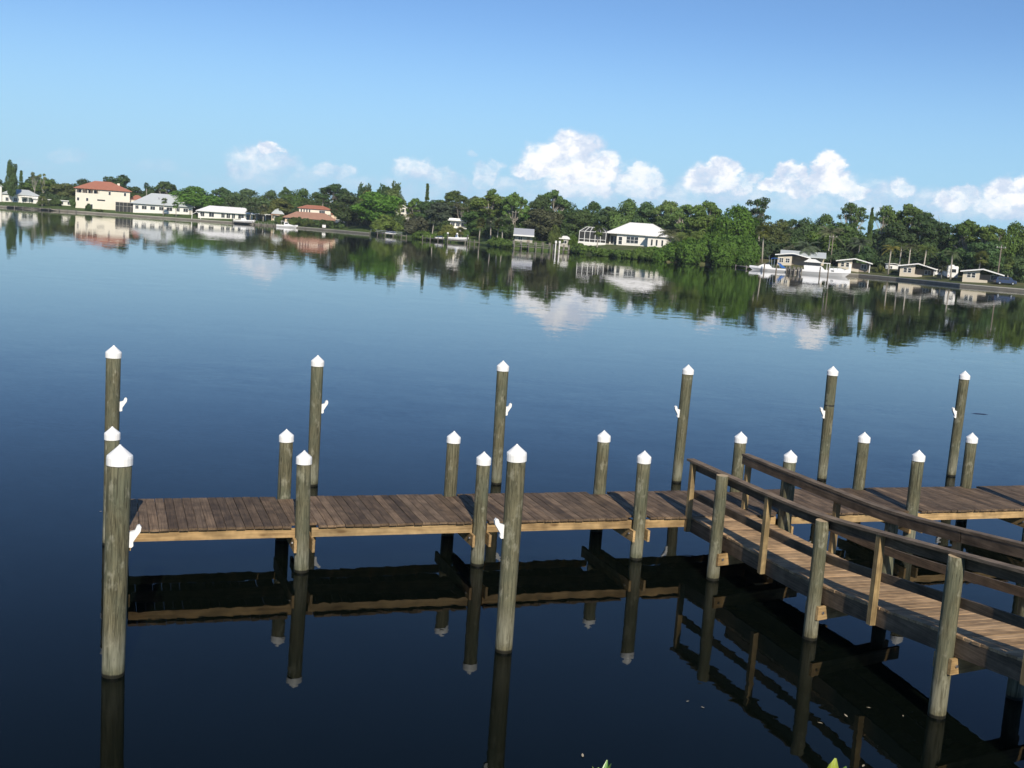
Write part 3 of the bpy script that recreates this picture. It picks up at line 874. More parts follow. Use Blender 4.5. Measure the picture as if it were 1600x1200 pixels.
def palm_proto(kind, var):
    key = (kind, 'p', var)
    if key in PROTO:
        return PROTO[key]
    rr = random.Random(900 + var * 17 + len(kind)); V, F = [], []
    g = np.random.default_rng(50 + var)
    def quad(a, b, c, d):
        o = len(V); V.extend([a, b, c, d]); F.append([o, o + 1, o + 2, o + 3])
    mb = MB()
    # heights in crown diameters: the head sits on a unit trunk, see place_palm
    if kind == 'cabbage':
        for i in range(46):
            a = rr.uniform(0, 6.28); el = rr.uniform(-.9, 1.3); r = rr.uniform(.28, .46)
            d = np.array([math.cos(a) * math.cos(el), math.sin(a) * math.cos(el), math.sin(el)])
            s = np.cross(d, [0, 0, 1.0]); s /= np.linalg.norm(s) + 1e-9; u = np.cross(s, d)
            c = d * r * .45
            for j in range(9):
                th = (j - 4) * .30
                e = c + (d * math.cos(th) + s * math.sin(th)) * r * .62 + u * -.02 + np.array([0, 0, -.05 - .08 * abs(j - 4) / 4])
                w = s * math.cos(th) * .020 - d * math.sin(th) * .020
                quad(c - w * .4, c + w * .4, (c * .4 + e * .6) + w, e); quad(c, (c * .4 + e * .6) + w, e, (c * .4 + e * .6) - w)
    else:
        nf = 26 if kind == 'date' else 17
        for i in range(nf):
            a = i * 2.4 + rr.uniform(-.2, .2); el = rr.uniform(-.35, 1.15) if kind == 'date' else rr.uniform(-.25, 1.1)
            Ln = rr.uniform(.44, .56); droop = .34 if kind == 'date' else .42
            h = np.array([math.cos(a), math.sin(a), 0]); pr = None
            for j in range(9):
                f = j / 8
                p = h * Ln * f * math.cos(el * (1 - .3 * f)) + np.array([0, 0, Ln * f * math.sin(el) - droop * f * f * Ln * 1.6])
                if pr is not None:
                    d = p - pr; sd = np.cross(d, [0, 0, 1.0]); sd /= np.linalg.norm(sd) + 1e-9
                    w = .085 * math.sin(math.pi * min(1, f * .9 + .12)) + .012
                    for sgn in (-1, 1):
                        for m_ in range(3):
                            b0 = pr + d * (m_ / 3); tip = b0 + sd * sgn * w * g.uniform(.8, 1.15) + d * .55 + np.array([0, 0, -.035 - w * .35])
                            quad(b0, b0 + d * .22, tip, tip - d * .12)
                    quad(pr - sd * .006, pr + sd * .006, p + sd * .005, p - sd * .005)
                pr = p
    bend = rr.uniform(-.06, .06)
    mb.tube([(0, 0, -.05), (bend * .2, 0, .3), (bend * .6, 0, .65), (bend, 0, 1.0)], [.030, .022, .019, .020], 7)
    tm = mb.mesh('trunk', smooth=True); tm.materials.append(M['palebark'])
    cm = mesh_np('crown', np.array(V), np.array(F), M['leaf'])
    PROTO[key] = (tm, cm, bend)
    return PROTO[key]


TREES = [
    ('round', -206.4, 457.0, 1.85, 16.2, 4.0, 'dk', 'tall dark narrow tree in front of the white house at the far left shore'),
    ('norfolk', -211.8, 478.0, 2.63, 12.6, 2.7, 'dk', 'thin dark spire tree just right of the tall narrow tree'),
    ('round', -211.7, 482.1, 2.72, 7.6, 9.0, 'md', 'mid green tree behind the white house left of the two sparse trees'),
    ('round', -222.7, 488.5, 2.82, 6.5, 7.9, 'dk', 'dark tree at the far left edge behind the white tower'),
    ('sparse', -201.7, 467.6, 2.45, 13.0, 4.6, 'gr', 'pale trunked sparse tree, left one of two tufted trees on the left shore'),
    ('sparse', -201.0, 474.1, 2.56, 13.2, 4.7, 'ol', 'sparse tufted tree standing right beside the other pale trunked one'),
    ('round', -204.8, 487.6, 2.82, 9.6, 10.2, 'md', 'round mid green tree behind the low white house on the left shore'),
    ('round', -197.4, 485.7, 2.74, 8.5, 9.5, 'ol', 'olive tree between the low white house and the cream house'),
    ('bush', -191.8, 452.0, 1.5, 4.5, 5.6, 'ol', 'scrubby olive bush by the water left of the low white house'),
    ('bush', -188.3, 457.3, 1.85, 4.0, 6.2, 'md', 'leafy bush in front of the low white house wall'),
    ('bush', -181.4, 457.3, 1.7, 5.4, 3.6, 'md', 'small bush against the left end of the cream house'),
    ('dome', -194.4, 501.2, 3.0, 11.5, 12.2, 'dk', 'broad dark tree behind the left end of the red tiled cream house'),
    ('round', -181.3, 507.0, 3.01, 13.5, 11.6, 'dk', 'tall round dark tree rising over the right end of the red roof'),
    ('dome', -173.7, 508.7, 3.01, 9.9, 11.0, 'dk', 'low dark tree between the cream house and the grey roof'),
    ('dome', -167.9, 512.8, 3.03, 10.4, 10.4, 'dk', 'dark tree behind the ridge of the grey hip roof'),
    ('umbrella', -160.8, 509.2, 3.01, 13.1, 9.1, 'dk', 'flat topped dark tree right of the grey hip roof ridge'),
    ('dome', -137.6, 474.7, 2.37, 12.0, 20.8, 'br', 'wide bright green dome tree between the grey roof and the white flat house'),
    ('dome', -150.4, 497.9, 2.82, 8.5, 8.9, 'md', 'mid green tree behind the right end of the grey hip roof'),
    ('umbrella', -134.7, 506.2, 3.0, 12.2, 8.9, 'dk', 'flat crowned dark tree behind the wide bright dome tree'),
    ('dome', -120.7, 493.3, 2.78, 12.4, 19.1, 'dk', 'long low dark tree behind the white flat roofed house'),
    ('round', -129.8, 501.9, 2.93, 9.4, 10.6, 'dk', 'dark tree filling the gap behind the white flat roofed house'),
    ('dome', -113.3, 504.7, 3.01, 12.5, 10.6, 'dk', 'dark tree left of the small lollipop crowned tree'),
    ('umbrella', -106.4, 506.5, 3.03, 14.4, 5.3, 'dk', 'small lollipop crowned tree on a thin trunk above the terracotta house'),
    ('round', -101.1, 470.1, 2.41, 8.6, 9.9, 'ol', 'olive tree beside the small grey roof'),
    ('dome', -98.2, 498.2, 3.0, 14.2, 12.7, 'md', 'broad tree right behind the terracotta house'),
    ('dome', -89.3, 486.9, 2.89, 12.9, 10.1, 'dk', 'dark tree above the upper storey of the terracotta house'),
    ('umbrella', -78.1, 466.6, 2.63, 16.3, 11.3, 'dk', 'large round dark tree with gaps above the right terracotta roof'),
    ('round', -67.0, 433.4, 1.7, 12.6, 11.0, 'dk', 'dark green tree right of the terracotta house arch'),
    ('plume', -68.6, 474.7, 3.01, 16.9, 3.8, 'dk', 'thin spiky casuarina, left one on the dark ridge of trees'),
    ('plume', -64.7, 472.2, 3.02, 16.6, 4.9, 'dk', 'second spiky casuarina on the dark ridge of trees'),
    ('plume', -58.6, 465.5, 3.03, 16.7, 6.9, 'dk', 'broad spiky casuarina in the middle of the dark ridge'),
    ('plume', -52.5, 454.9, 3.02, 17.7, 6.8, 'dk', 'tallest spiky casuarina at the right end of the dark ridge'),
    ('dome', -49.8, 434.3, 2.71, 15.5, 10.0, 'ol', 'olive dome tree under the tallest casuarina'),
    ('dome', -60.5, 447.2, 2.63, 14.3, 11.8, 'ol', 'olive tree behind the big bright round tree'),
    ('round', -54.2, 418.7, 1.85, 13.1, 15.9, 'br', 'big bright round tree on the bank left of the white villa'),
    ('bush', -48.1, 402.7, 1.1, 7.3, 12.5, 'md', 'dense low tree hanging over the bank below the white villa'),
    ('umbrella', -41.2, 431.4, 2.93, 11.9, 6.4, 'md', 'small flat topped tree right of the white villa'),
    ('norfolk', -37.7, 438.4, 3.04, 17.1, 2.8, 'dk', 'tall narrow spire tree standing alone against the sky'),
    ('round', -32.8, 406.1, 2.63, 10.7, 9.7, 'dk', 'dark tree at the foot of the lone spire tree'),
    ('bush', -36.9, 389.1, 1.7, 7.5, 11.6, 'gr', 'grey green bushy tree behind the bank right of the villa'),
    ('round', -28.1, 392.6, 2.45, 10.0, 11.2, 'gr', 'grey green tree left of the flat roofed house'),
    ('umbrella', -24.3, 408.1, 2.82, 15.0, 9.8, 'md', 'layered umbrella tree left of the tall umbrella group'),
    ('dome', -18.4, 397.8, 2.71, 13.7, 10.0, 'ol', 'light olive tree below the layered umbrella trees'),
    ('sparse', -21.4, 390.6, 2.52, 10.8, 7.6, 'gr', 'half bare grey tree above the flat roofed house'),
    ('umbrella', -11.3, 393.7, 2.93, 16.0, 5.8, 'md', 'small flat crown topping the tall umbrella group'),
    ('umbrella', -10.3, 376.0, 2.63, 13.9, 14.1, 'md', 'wide umbrella tree above the white trunked palms'),
    ('round', -14.9, 374.7, 2.34, 8.2, 9.4, 'dk', 'dark tree right behind the flat roofed house'),
    ('bush', -24.4, 368.5, 1.1, 5.2, 7.6, 'ol', 'yellow green bush beside the flat roofed house'),
    ('umbrella', -3.1, 362.9, 2.56, 14.9, 7.8, 'md', 'umbrella tree with one bare trunk right of the palms'),
    ('sparse', 1.3, 388.6, 3.0, 12.7, 3.5, 'gr', 'airy small tree between two umbrella crowns'),
    ('round', -0.6, 367.9, 2.63, 8.4, 6.7, 'br', 'bright tree behind the grey roofed shed'),
    ('round', -7.0, 353.8, 2.34, 6.8, 8.1, 'dk', 'dark tree behind the white trunked palms'),
    ('umbrella', 9.2, 386.0, 2.89, 17.2, 9.7, 'md', 'tall umbrella tree with sky showing through its crown'),
    ('umbrella', 5.4, 380.2, 2.82, 14.3, 8.7, 'dk', 'dark umbrella tree leaning on the tallest umbrella tree'),
    ('dome', 14.5, 388.4, 2.89, 14.2, 10.6, 'dk', 'dark tree right of the tallest umbrella tree'),
    ('round', 6.1, 352.8, 2.3, 9.7, 10.8, 'gr', 'big grey olive tree over the jetties'),
    ('bush', 10.1, 343.0, 1.3, 7.4, 5.1, 'ol', 'olive bush at the jetty landing'),
    ('bush', 15.5, 343.3, 1.85, 4.5, 3.1, 'br', 'bright yellow green bush beside the screened porch'),
    ('dome', 22.9, 379.1, 3.03, 14.0, 10.8, 'dk', 'round dark tree behind the screened porch'),
    ('round', 18.6, 375.9, 2.93, 9.9, 9.4, 'dk', 'dark tree filling in behind the screened porch'),
    ('dome', 32.4, 362.6, 3.02, 15.0, 10.8, 'md', 'broad tree behind the white hip roofed house'),
    ('round', 27.8, 365.2, 3.0, 11.3, 8.3, 'dk', 'dark tree behind the left slope of the white roof'),
    ('round', 37.8, 354.8, 3.01, 13.2, 8.9, 'dk', 'dark tree behind the right slope of the white roof'),
    ('umbrella', 43.8, 347.9, 3.0, 14.8, 7.6, 'md', 'flat topped tree just right of the white roof'),
    ('umbrella', 48.3, 331.7, 2.71, 13.9, 9.5, 'md', 'umbrella tree behind the date palms'),
    ('round', 44.4, 341.6, 2.89, 9.7, 9.8, 'dk', 'dark understory tree behind the date palms'),
    ('umbrella', 52.1, 323.6, 2.56, 15.1, 8.6, 'md', 'layered tree left of the bright green dome on the point'),
    ('round', 48.9, 309.8, 2.3, 10.3, 8.9, 'md', 'mid green tree above the mangrove point'),
    ('dome', 56.8, 307.1, 2.0, 14.5, 13.2, 'br', 'huge bright green dome tree above the mangrove point'),
    ('bush', 51.6, 296.6, 1.1, 9.9, 9.6, 'br', 'bright bush under the huge dome tree on the point'),
    ('open', 69.4, 338.7, 3.0, 17.3, 9.4, 'dk', 'tall open crowned tree with forked limbs left of the boats'),
    ('round', 61.9, 311.9, 2.37, 10.1, 8.0, 'md', 'tree at the right foot of the huge dome tree'),
    ('round', 69.0, 310.7, 2.63, 10.1, 7.2, 'ol', 'olive tree behind the blue canopy boat'),
    ('umbrella', 76.8, 328.0, 3.01, 11.3, 6.9, 'dk', 'flat dark tree above the boathouse roof'),
    ('dome', 81.0, 325.0, 3.0, 11.8, 8.8, 'dk', 'dark low dome tree right of the boathouse chimney line'),
    ('bush', 70.6, 291.6, 2.37, 7.6, 7.9, 'dk', 'dark undergrowth tree behind the boathouse'),
    ('dome', 85.3, 321.9, 2.93, 13.5, 9.9, 'dk', 'wide dark tree above the first cottage from the boats'),
    ('round', 79.6, 302.5, 2.56, 8.3, 7.8, 'md', 'mid green tree between the boathouse and first cottage'),
    ('open', 91.3, 317.1, 2.71, 16.9, 8.6, 'dk', 'open limbed tree with sky gaps above the first cottage'),
    ('round', 86.4, 305.6, 2.52, 10.5, 9.0, 'dk', 'dark tree right behind the first cottage'),
    ('cypress', 101.4, 333.3, 3.0, 15.5, 2.0, 'dk', 'narrow dark cypress between two open crowned trees'),
    ('open', 99.7, 313.8, 2.71, 16.7, 7.5, 'md', 'open layered tree right of the narrow cypress'),
    ('umbrella', 102.5, 302.9, 2.63, 17.4, 9.8, 'md', 'largest umbrella tree above the middle cottage'),
    ('umbrella', 104.8, 297.8, 2.63, 14.7, 8.6, 'dk', 'dark umbrella tree on the right flank of the largest one'),
    ('round', 97.8, 296.9, 2.45, 11.0, 9.6, 'dk', 'dark tree behind the long white trailer'),
    ('round', 107.6, 294.5, 2.67, 11.8, 7.9, 'dk', 'dark tree below the dead bare branches'),
    ('bare', 109.9, 296.0, 2.74, 14.2, 5.4, 'gr', 'dead bare tree reaching into the sky left of the last crowns'),
    ('umbrella', 110.1, 281.9, 2.59, 13.4, 7.9, 'md', 'umbrella tree right of the dead bare tree'),
    ('umbrella', 113.3, 276.4, 2.56, 12.4, 8.5, 'md', 'broad flat tree behind the utility pole'),
    ('dome', 119.0, 276.7, 2.63, 13.5, 8.2, 'md', 'dense tree at the right edge behind the utility pole'),
    ('dome', 122.7, 274.2, 2.63, 13.4, 8.5, 'md', 'dense tree cut by the right picture edge'),
    ('bush', 104.5, 272.6, 2.37, 9.1, 9.0, 'dk', 'dark undergrowth behind the white camper'),
    ('bush', 101.1, 282.1, 2.37, 8.2, 8.5, 'dk', 'dark undergrowth behind the middle cottage'),
    ('round', 108.6, 265.5, 2.34, 8.0, 8.2, 'dk', 'shady tree behind the last cottage'),
    ('bush', 110.2, 251.8, 1.7, 7.9, 6.9, 'dk', 'shady bush at the right edge beyond the dark van'),
    ('bush', 90.7, 296.4, 2.3, 6.1, 7.8, 'dk', 'dark undergrowth between the first cottage and the trailer'),
    ('bush', 89.3, 281.6, 1.3, 2.7, 2.4, 'ol', 'low bush at the right side of the first cottage'),
    ('bush', 92.0, 280.0, 1.5, 0.7, 1.5, 'md', 'round clipped bush before the long white trailer'),
    ('bush', -89.0, 444.2, 0.86, 3.8, 7.7, 'md', 'bush hiding the left wall of the terracotta villa'),
    ('bush', -82.7, 439.6, 0.86, 3.7, 5.6, 'ol', 'middle bush of the row before the terracotta villa'),
    ('bush', -75.9, 435.0, 0.92, 4.6, 7.0, 'dk', 'dark bush before the right wall of the terracotta villa'),
    ('bush', -172.9, 451.4, 0.98, 3.3, 3.0, 'dk', 'dark upright shrub against the cream house wall'),
    ('bush', -168.5, 450.6, 0.86, 1.4, 3.8, 'md', 'low shrub at the foot of the cream house'),
    ('bush', -18.8, 364.5, 1.2, 4.8, 4.2, 'md', 'green bush before the right wall of the flat roofed house'),
    ('bush', -96.3, 452.1, 1.3, 4.0, 5.3, 'md', 'bush between the carport and the terracotta villa'),
    ('cabbage', -165.2, 497.5, 2.82, 11.9, 3.6, 'dk', 'thin tall cabbage palm against the sky left of the grey hip roof'),
    ('cabbage', -144.6, 455.8, 0.98, 7.6, 3.5, 'md', 'small palm in front of the grey hip roof'),
    ('cabbage', -139.1, 454.8, 0.92, 6.3, 3.8, 'md', 'small palm near the right corner of the grey hip house'),
    ('coconut', -191.0, 450.1, 1.3, 4.7, 3.3, 'ol', 'short palm on the left shore beside the scrubby bush'),
    ('cabbage', -109.7, 456.0, 1.3, 8.7, 6.9, 'gr', 'silver green palm in front of the white flat house'),
    ('cabbage', -103.9, 453.7, 1.2, 7.4, 5.8, 'gr', 'second silver palm at the carport'),
    ('coconut', -82.3, 464.7, 2.52, 11.7, 4.3, 'ol', 'yellow green palm behind the terracotta upper storey'),
    ('coconut', -39.4, 388.1, 1.1, 7.9, 4.4, 'ol', 'palm leaning over the bank right of the long hedge'),
    ('cabbage', -29.7, 373.7, 1.1, 7.1, 3.8, 'gr', 'pale trunked palm by the bank before the flat roofed house'),
    ('cabbage', -13.6, 358.4, 1.3, 7.5, 4.5, 'ol', 'leftmost of the white trunked palms, short'),
    ('cabbage', -9.6, 345.5, 1.2, 8.1, 4.3, 'gr', 'white trunked palm in the middle of its row'),
    ('cabbage', -7.5, 338.5, 1.04, 7.5, 4.2, 'ol', 'slanting white trunked palm right of the middle one'),
    ('cabbage', -5.9, 336.9, 1.2, 6.9, 3.8, 'md', 'last white trunked palm before the grey shed'),
    ('cabbage', -19.5, 363.2, 1.04, 4.5, 3.7, 'ol', 'short palm between the flat roofed house and the boat lift'),
    ('cabbage', 20.9, 314.1, 0.86, 7.7, 4.3, 'ol', 'cabbage palm on the lawn before the screened porch'),
    ('date', 39.5, 300.0, 1.5, 8.0, 7.2, 'gr', 'left date palm drooping over the end of the white house'),
    ('date', 43.6, 298.0, 1.3, 8.1, 7.5, 'ol', 'right date palm above the mangrove thicket'),
    ('cabbage', 61.3, 288.4, 1.7, 10.2, 5.0, 'ol', 'tall cabbage palm left of the blue canopy boat'),
    ('cabbage', 61.6, 295.8, 2.15, 9.2, 3.4, 'gr', 'thinner palm just behind the tall cabbage palm'),
    ('date', 79.1, 293.2, 2.37, 10.3, 6.6, 'gr', 'large date palm behind the white cabin cruiser'),
    ('date', 71.7, 286.3, 2.15, 6.3, 6.7, 'gr', 'dark palm above the boathouse roof'),
    ('date', 69.0, 289.6, 2.34, 5.6, 5.1, 'gr', 'palm tuft behind the left gable of the boathouse'),
    ('date', 88.7, 299.2, 2.3, 8.2, 6.0, 'gr', 'grey palm above the first cottage roof'),
    ('coconut', 90.0, 277.5, 1.1, 7.8, 4.6, 'ye', 'yellow fronded coconut palm left of the long white trailer'),
    ('coconut', 93.4, 280.2, 1.7, 8.0, 4.0, 'ol', 'coconut palm above the long white trailer'),
    ('coconut', 94.0, 275.3, 1.5, 8.0, 4.3, 'gr', 'palm with a bare trunk left of the middle cottage'),
    ('coconut', 97.2, 274.0, 1.85, 7.6, 5.0, 'ol', 'palm with wide arching fronds over the middle cottage'),
    ('cabbage', 96.6, 260.3, 1.1, 4.6, 3.5, 'gr', 'short palm right of the middle cottage'),
    ('coconut', 97.3, 256.3, 1.04, 7.3, 4.1, 'gr', 'palm standing before the white camper'),
    ('cabbage', 105.3, 261.0, 2.0, 6.4, 4.5, 'ol', 'bushy palm above the last cottage'),
    ('cabbage', 107.9, 251.0, 1.5, 5.8, 3.4, 'ol', 'yellowish palm beside the utility pole')]
for i, (kind, x, y, z, h, w, colk, lab) in enumerate(TREES):
    c = LEAFC[colk]
    jit = 1 + 0.22 * math.sin(i * 12.9898)
    col = (c[0] * jit * (1 + .1 * math.sin(i * 3.1)), c[1] * jit, c[2] * jit * (1 + .15 * math.sin(i * 5.7)), 1)
    if kind in ('cabbage', 'coconut', 'date'):
        g = thing('palm_tree', lab, 'palm tree', (x, y, z - 0.1), (i * 1.7) % 6.28, 'palms on the far shore')
        tm, cm, bend = palm_proto(kind, i % 3)
        hc = h - w * (0.40 if kind == 'cabbage' else 0.30)
        tr = put('trunk', tm, g); tr.scale = (8.0 if hc > 5 else 7.0, 8.0 if hc > 5 else 7.0, hc)
        cr = put('crown', cm, g, (bend * tr.scale[0], 0, hc)); cr.scale = (w * 1.1, w * 1.1, w * 1.05); cr.color = col
    else:
        nm = {'plume': 'pine_tree', 'norfolk': 'pine_tree', 'cypress': 'cypress_tree', 'bush': 'bush', 'bare': 'bare_tree'}.get(kind, 'broadleaf_tree')
        g = thing(nm, lab, 'bush' if kind == 'bush' else 'tree', (x, y, z - 0.1), (i * 2.399) % 6.28, 'bushes on the far shore' if kind == 'bush' else 'trees on the far shore')
        tm, cm = proto(kind, i % 3)
        w2 = w * {'dome': 1.12, 'round': 1.28, 'umbrella': 1.18, 'open': 1.12, 'sparse': 1.1, 'bush': 1.0, 'bare': 1.1}.get(kind, 1.0)
        tr = put('trunk', tm, g); tr.scale = (w2, w2, h)
        if cm:
            cr = put('crown', cm, g); cr.scale = (w2, w2, h * 1.0); cr.color = col


# dense growth nobody could count: woods behind everything, the mangrove point, hedges along the bank
def shore_at(s):
    """point on the waterline, s in index units"""
    i = min(int(s), len(SHORE) - 2); f = s - i
    return np.array(SHORE[i]) * (1 - f) + np.array(SHORE[i + 1]) * f


def growth(name, label, s0, s1, dep0, dep1, hfun, spacing, leaf, colr, seed, cat):
    rr = random.Random(seed); L = []
    length = sum(np.linalg.norm(shore_at(s0 + (s1 - s0) * k / 60) - shore_at(s0 + (s1 - s0) * (k + 1) / 60)) for k in range(60))
    n = int(length * max(1.0, (dep1 - dep0) / spacing) / spacing)
    for k in range(n):
        f = rr.random(); p = shore_at(s0 + (s1 - s0) * f); dep = rr.uniform(dep0, dep1); r = np.hypot(*p)
        x, y = p * (r + dep) / r
        h = hfun(f) * rr.uniform(.65, 1.05); rad = spacing * rr.uniform(.6, 1.0)
        z0 = ground_z(max(dep, 0)) - .3 if dep > 0 else -.1
        L.append((x, y, z0 + h * .5, rad, rad, h * .55))
    per = int(sum(4 * (l[3] * l[5] * 2 + l[3] * l[4]) for l in L) * 1.5 / (leaf * leaf * .62 * 2))
    V, F = leaf_cloud(L, per, leaf, seed, rough=.25)
    V[:, 2] = np.maximum(V[:, 2], 0.02)
    o = put(name, mesh_np(name, V, F, M['leaf'])); o.color = (*colr, 1)
    return tag(o, label, cat, None, 'stuff')


growth('mangrove_thicket', 'bright green mangrove thicket spilling over the water on the point', 17.6, 20.6, -3.5, 11, lambda f: 2.4 + 5.2 * math.sin(min(1.0, f * 1.25) * math.pi * .62) ** 1.2, 2.6, .32, (0.094, 0.180, 0.031), 3, 'mangrove')
growth('waterside_hedge', 'low green hedge along the bank below the white hip roofed house', 15.4, 17.7, -1.5, 3.5, lambda f: 2.0 + .5 * math.sin(f * 9), 1.7, .26, (0.110, 0.180, 0.041), 4, 'hedge')
growth('waterside_hedge', 'green hedge overhanging the water between the two jetties', 8.55, 9.9, -1.5, 3, lambda f: 2.2 + .4 * math.sin(f * 7), 1.7, .28, (0.114, 0.186, 0.038), 5, 'hedge')
growth('waterside_hedge', 'green hedge below the white trunked palms', 11.9, 13.6, -1.0, 3, lambda f: 2.0 + .4 * math.sin(f * 5), 1.6, .26, (0.102, 0.168, 0.038), 6, 'hedge')
growth('garden_hedge', 'dark garden hedge hiding the walls of the terracotta villa', 4.85, 6.25, 7, 10, lambda f: 3.0 + .5 * math.sin(f * 11), 1.9, .34, (0.077, 0.126, 0.038), 14, 'hedge')
growth('woods', 'dark woods closing the far shore behind the houses and trees', 0.3, 29.6, 72, 95, lambda f: 8.5 + 1.2 * math.sin(f * 31) + 1.0 * math.sin(f * 77), 6.5, .75, (0.072, 0.118, 0.046), 8, 'woods')
growth('undergrowth', 'dark undergrowth between the trees on the right shore', 20.8, 29.8, 24, 34, lambda f: 4.5 + .8 * math.sin(f * 23), 3.4, .42, (0.058, 0.094, 0.038), 9, 'undergrowth')
growth('undergrowth', 'green undergrowth behind the white hip roofed house', 14.9, 18.3, 54, 64, lambda f: 5.5 + .9 * math.sin(f * 9), 3.8, .45, (0.074, 0.120, 0.043), 12, 'undergrowth')
growth('undergrowth', 'green undergrowth behind the mangrove point', 18.3, 20.2, 22, 36, lambda f: 5.0 + .9 * math.sin(f * 9), 3.8, .45, (0.074, 0.120, 0.043), 13, 'undergrowth')
growth('undergrowth', 'green undergrowth among the trees in the middle of the far shore', 7.4, 14.9, 24, 38, lambda f: 5.0 + .9 * math.sin(f * 29), 3.8, .45, (0.074, 0.120, 0.043), 10, 'undergrowth')
growth('undergrowth', 'green undergrowth behind the houses on the left shore', 0.2, 7.2, 34, 46, lambda f: 5.2 + .8 * math.sin(f * 29), 4.2, .5, (0.077, 0.120, 0.050), 11, 'undergrowth')

# ------------------------------------------------------------------ houses (local x to the right, y away from the water, z up from the ground)
def house(label, x, y, z, yaw=0.0, name='house', cat='house'):
    return thing(name, label, cat, (x, y, z), -math.atan2(x, y) + yaw)


def boxes(p, name, m, L, label=None):
    mb = MB()
    for b in L:
        mb.box(*b)
    return mb.build(name, m, p, label=label)


def hip(p, m, x0, x1, y0, y1, z, rise, ridge0, ridge1, th=0.18, name='roof'):
    mb = MB(); ym = (y0 + y1) / 2
    vs = [(x0, y0, z), (x1, y0, z), (x1, y1, z), (x0, y1, z), (ridge0, ym, z + rise), (ridge1, ym, z + rise),
          (x0, y0, z - th), (x1, y0, z - th), (x1, y1, z - th), (x0, y1, z - th)]
    mb.add(vs, [(0, 1, 5, 4), (1, 2, 5), (2, 3, 4, 5), (3, 0, 4), (0, 6, 7, 1), (1, 7, 8, 2), (2, 8, 9, 3), (3, 9, 6, 0), (6, 9, 8, 7)])
    return mb.build(name, m, p)


def gable_front(p, m, x0, x1, y0, y1, zl, zr, zp, xp, th=0.22, name='roof'):
    """roof with its ridge running away from the water; the low pitched gable end faces the water"""
    mb = MB(); mb.prism([(x0, zl), (xp, zp), (x1, zr), (x1, zr - th), (xp, zp - th), (x0, zl - th)], y0, y1)
    return mb.build(name, m, p)


def gable_side(p, m, x0, x1, y0, y1, z, rise, th=0.2, name='roof'):
    ym = (y0 + y1) / 2
    mb = MB(); mb.prism([(y0, z), (ym, z + rise), (y1, z), (y1, z - th), (ym, z + rise - th), (y0, z - th)], x0, x1, 'x')
    return mb.build(name, m, p)


def win(p, x, y, z, w, h, nx=1, nz=1, fr=0.08, m='whitepaint', glass='glass', name='window'):
    """window on a wall facing the water: frame with bars, pane behind"""
    mb = MB()
    mb.box(x - w / 2 - fr, x - w / 2, y - .06, y - .002, z - fr, z + h + fr); mb.box(x + w / 2, x + w / 2 + fr, y - .06, y - .002, z - fr, z + h + fr)
    mb.box(x - w / 2, x + w / 2, y - .06, y - .002, z + h, z + h + fr); mb.box(x - w / 2, x + w / 2, y - .075, y - .002, z - fr, z)
    for k in range(1, nx):
        xx = x - w / 2 + w * k / nx; mb.box(xx - fr * .4, xx + fr * .4, y - .055, y - .012, z, z + h)
    for k in range(1, nz):
        zz = z + h * k / nz; mb.box(x - w / 2, x + w / 2, y - .052, y - .014, zz - fr * .3, zz + fr * .3)
    f = mb.build(name, M[m], p)
    boxes(f, 'pane', M[glass], [(x - w / 2, x + w / 2, y - .03, y - .004, z, z + h)])
    return f


# far left white house with a tall end bay
h = house('white two part house with pale grey roof at the far left shore', -205.17, 461.7, 1.5)
boxes(h, 'wall', M['white'], [(-8.4, 7.0, 0, 8, -1.5, 3.7), (-10.5, -6.6, -1.0, 5, -1.5, 6.6)])
hip(h, M['greyroof'], -6.9, 7.6, -.7, 8.7, 3.95, 2.0, -3, 3.4)
gable_front(h, M['greyroof'], -11, -6.1, -1.5, 5.5, 6.6, 6.6, 8.2, -8.55)
for xx in (-4.6, -1.5, 2.0, 5.0): win(h, xx, 0, 1.0, 1.1, 1.4, 2)
win(h, -8.5, -1.0, 3.6, 1.2, 1.5, 2)
for xx in (.8, 3.2, 5.6): boxes(h, 'porch_post', M['whitepaint'], [(xx - .1, xx + .1, -2.6, -2.4, -1.2, 3.0)])
boxes(h, 'porch_roof', M['whiteroof'], [(.4, 6.1, -2.8, -.05, 3.003, 3.15)])
h = house('long low white house with a flat roof beside the cream house', -191.62, 462.5, 1.9)
boxes(h, 'wall', M['white'], [(-7.6, 7.4, 0, 6, -1.5, 2.1)])
boxes(h, 'roof', M['whiteroof'], [(-8, 7.8, -.6, 6.5, 2.103, 2.4)])
for xx in (-5, -1, 3, 6): win(h, xx, 0, .7, 1.3, 1.1, 2)
# cream house with the red hip roof
h = house('large cream house with red tiled hip roof and a corner loggia', -170.65, 460.35, 1.4)
boxes(h, 'wall', M['cream'], [(-10.4, 10.3, 0, 13, -1.5, 5.7), (-1.5, 10.3, 0, 13, 5.7, 8.1), (-10.4, -1.5, 3.2, 13, 5.7, 8.1), (-10.4, -1.5, 0, .2, 5.7, 6.45)])
hip(h, M['redroof'], -11.2, 11.1, -.8, 13.8, 8.35, 3.3, -3.2, 3.0)
for xx in (-10.2, -8.0, -5.8, -3.7, -1.8): boxes(h, 'column', M['cream'], [(xx - .16, xx + .16, .02, .34, 6.453, 8.098)])
for xx in (-8.6, -5.6, -3.2): win(h, xx, 3.2, 5.9, 1.5, 1.9, 2)
for xx in (2.5, 8.4): win(h, xx, 0, 6.3, .8, 1.3, 1)
for xx in (-9.4, -6.0): win(h, xx, 0, 3.3, .8, 1.2, 1)
boxes(h, 'window', M['glass'], [(-2.2, .8, -.03, .02, 3.7, 4.25)])
win(h, -4.6, 0, .2, 1.4, 1.9, 2)
boxes(h, 'chimney', M['cream'], [(5.4, 6.4, 7, 8, 9.2, 11.3)])
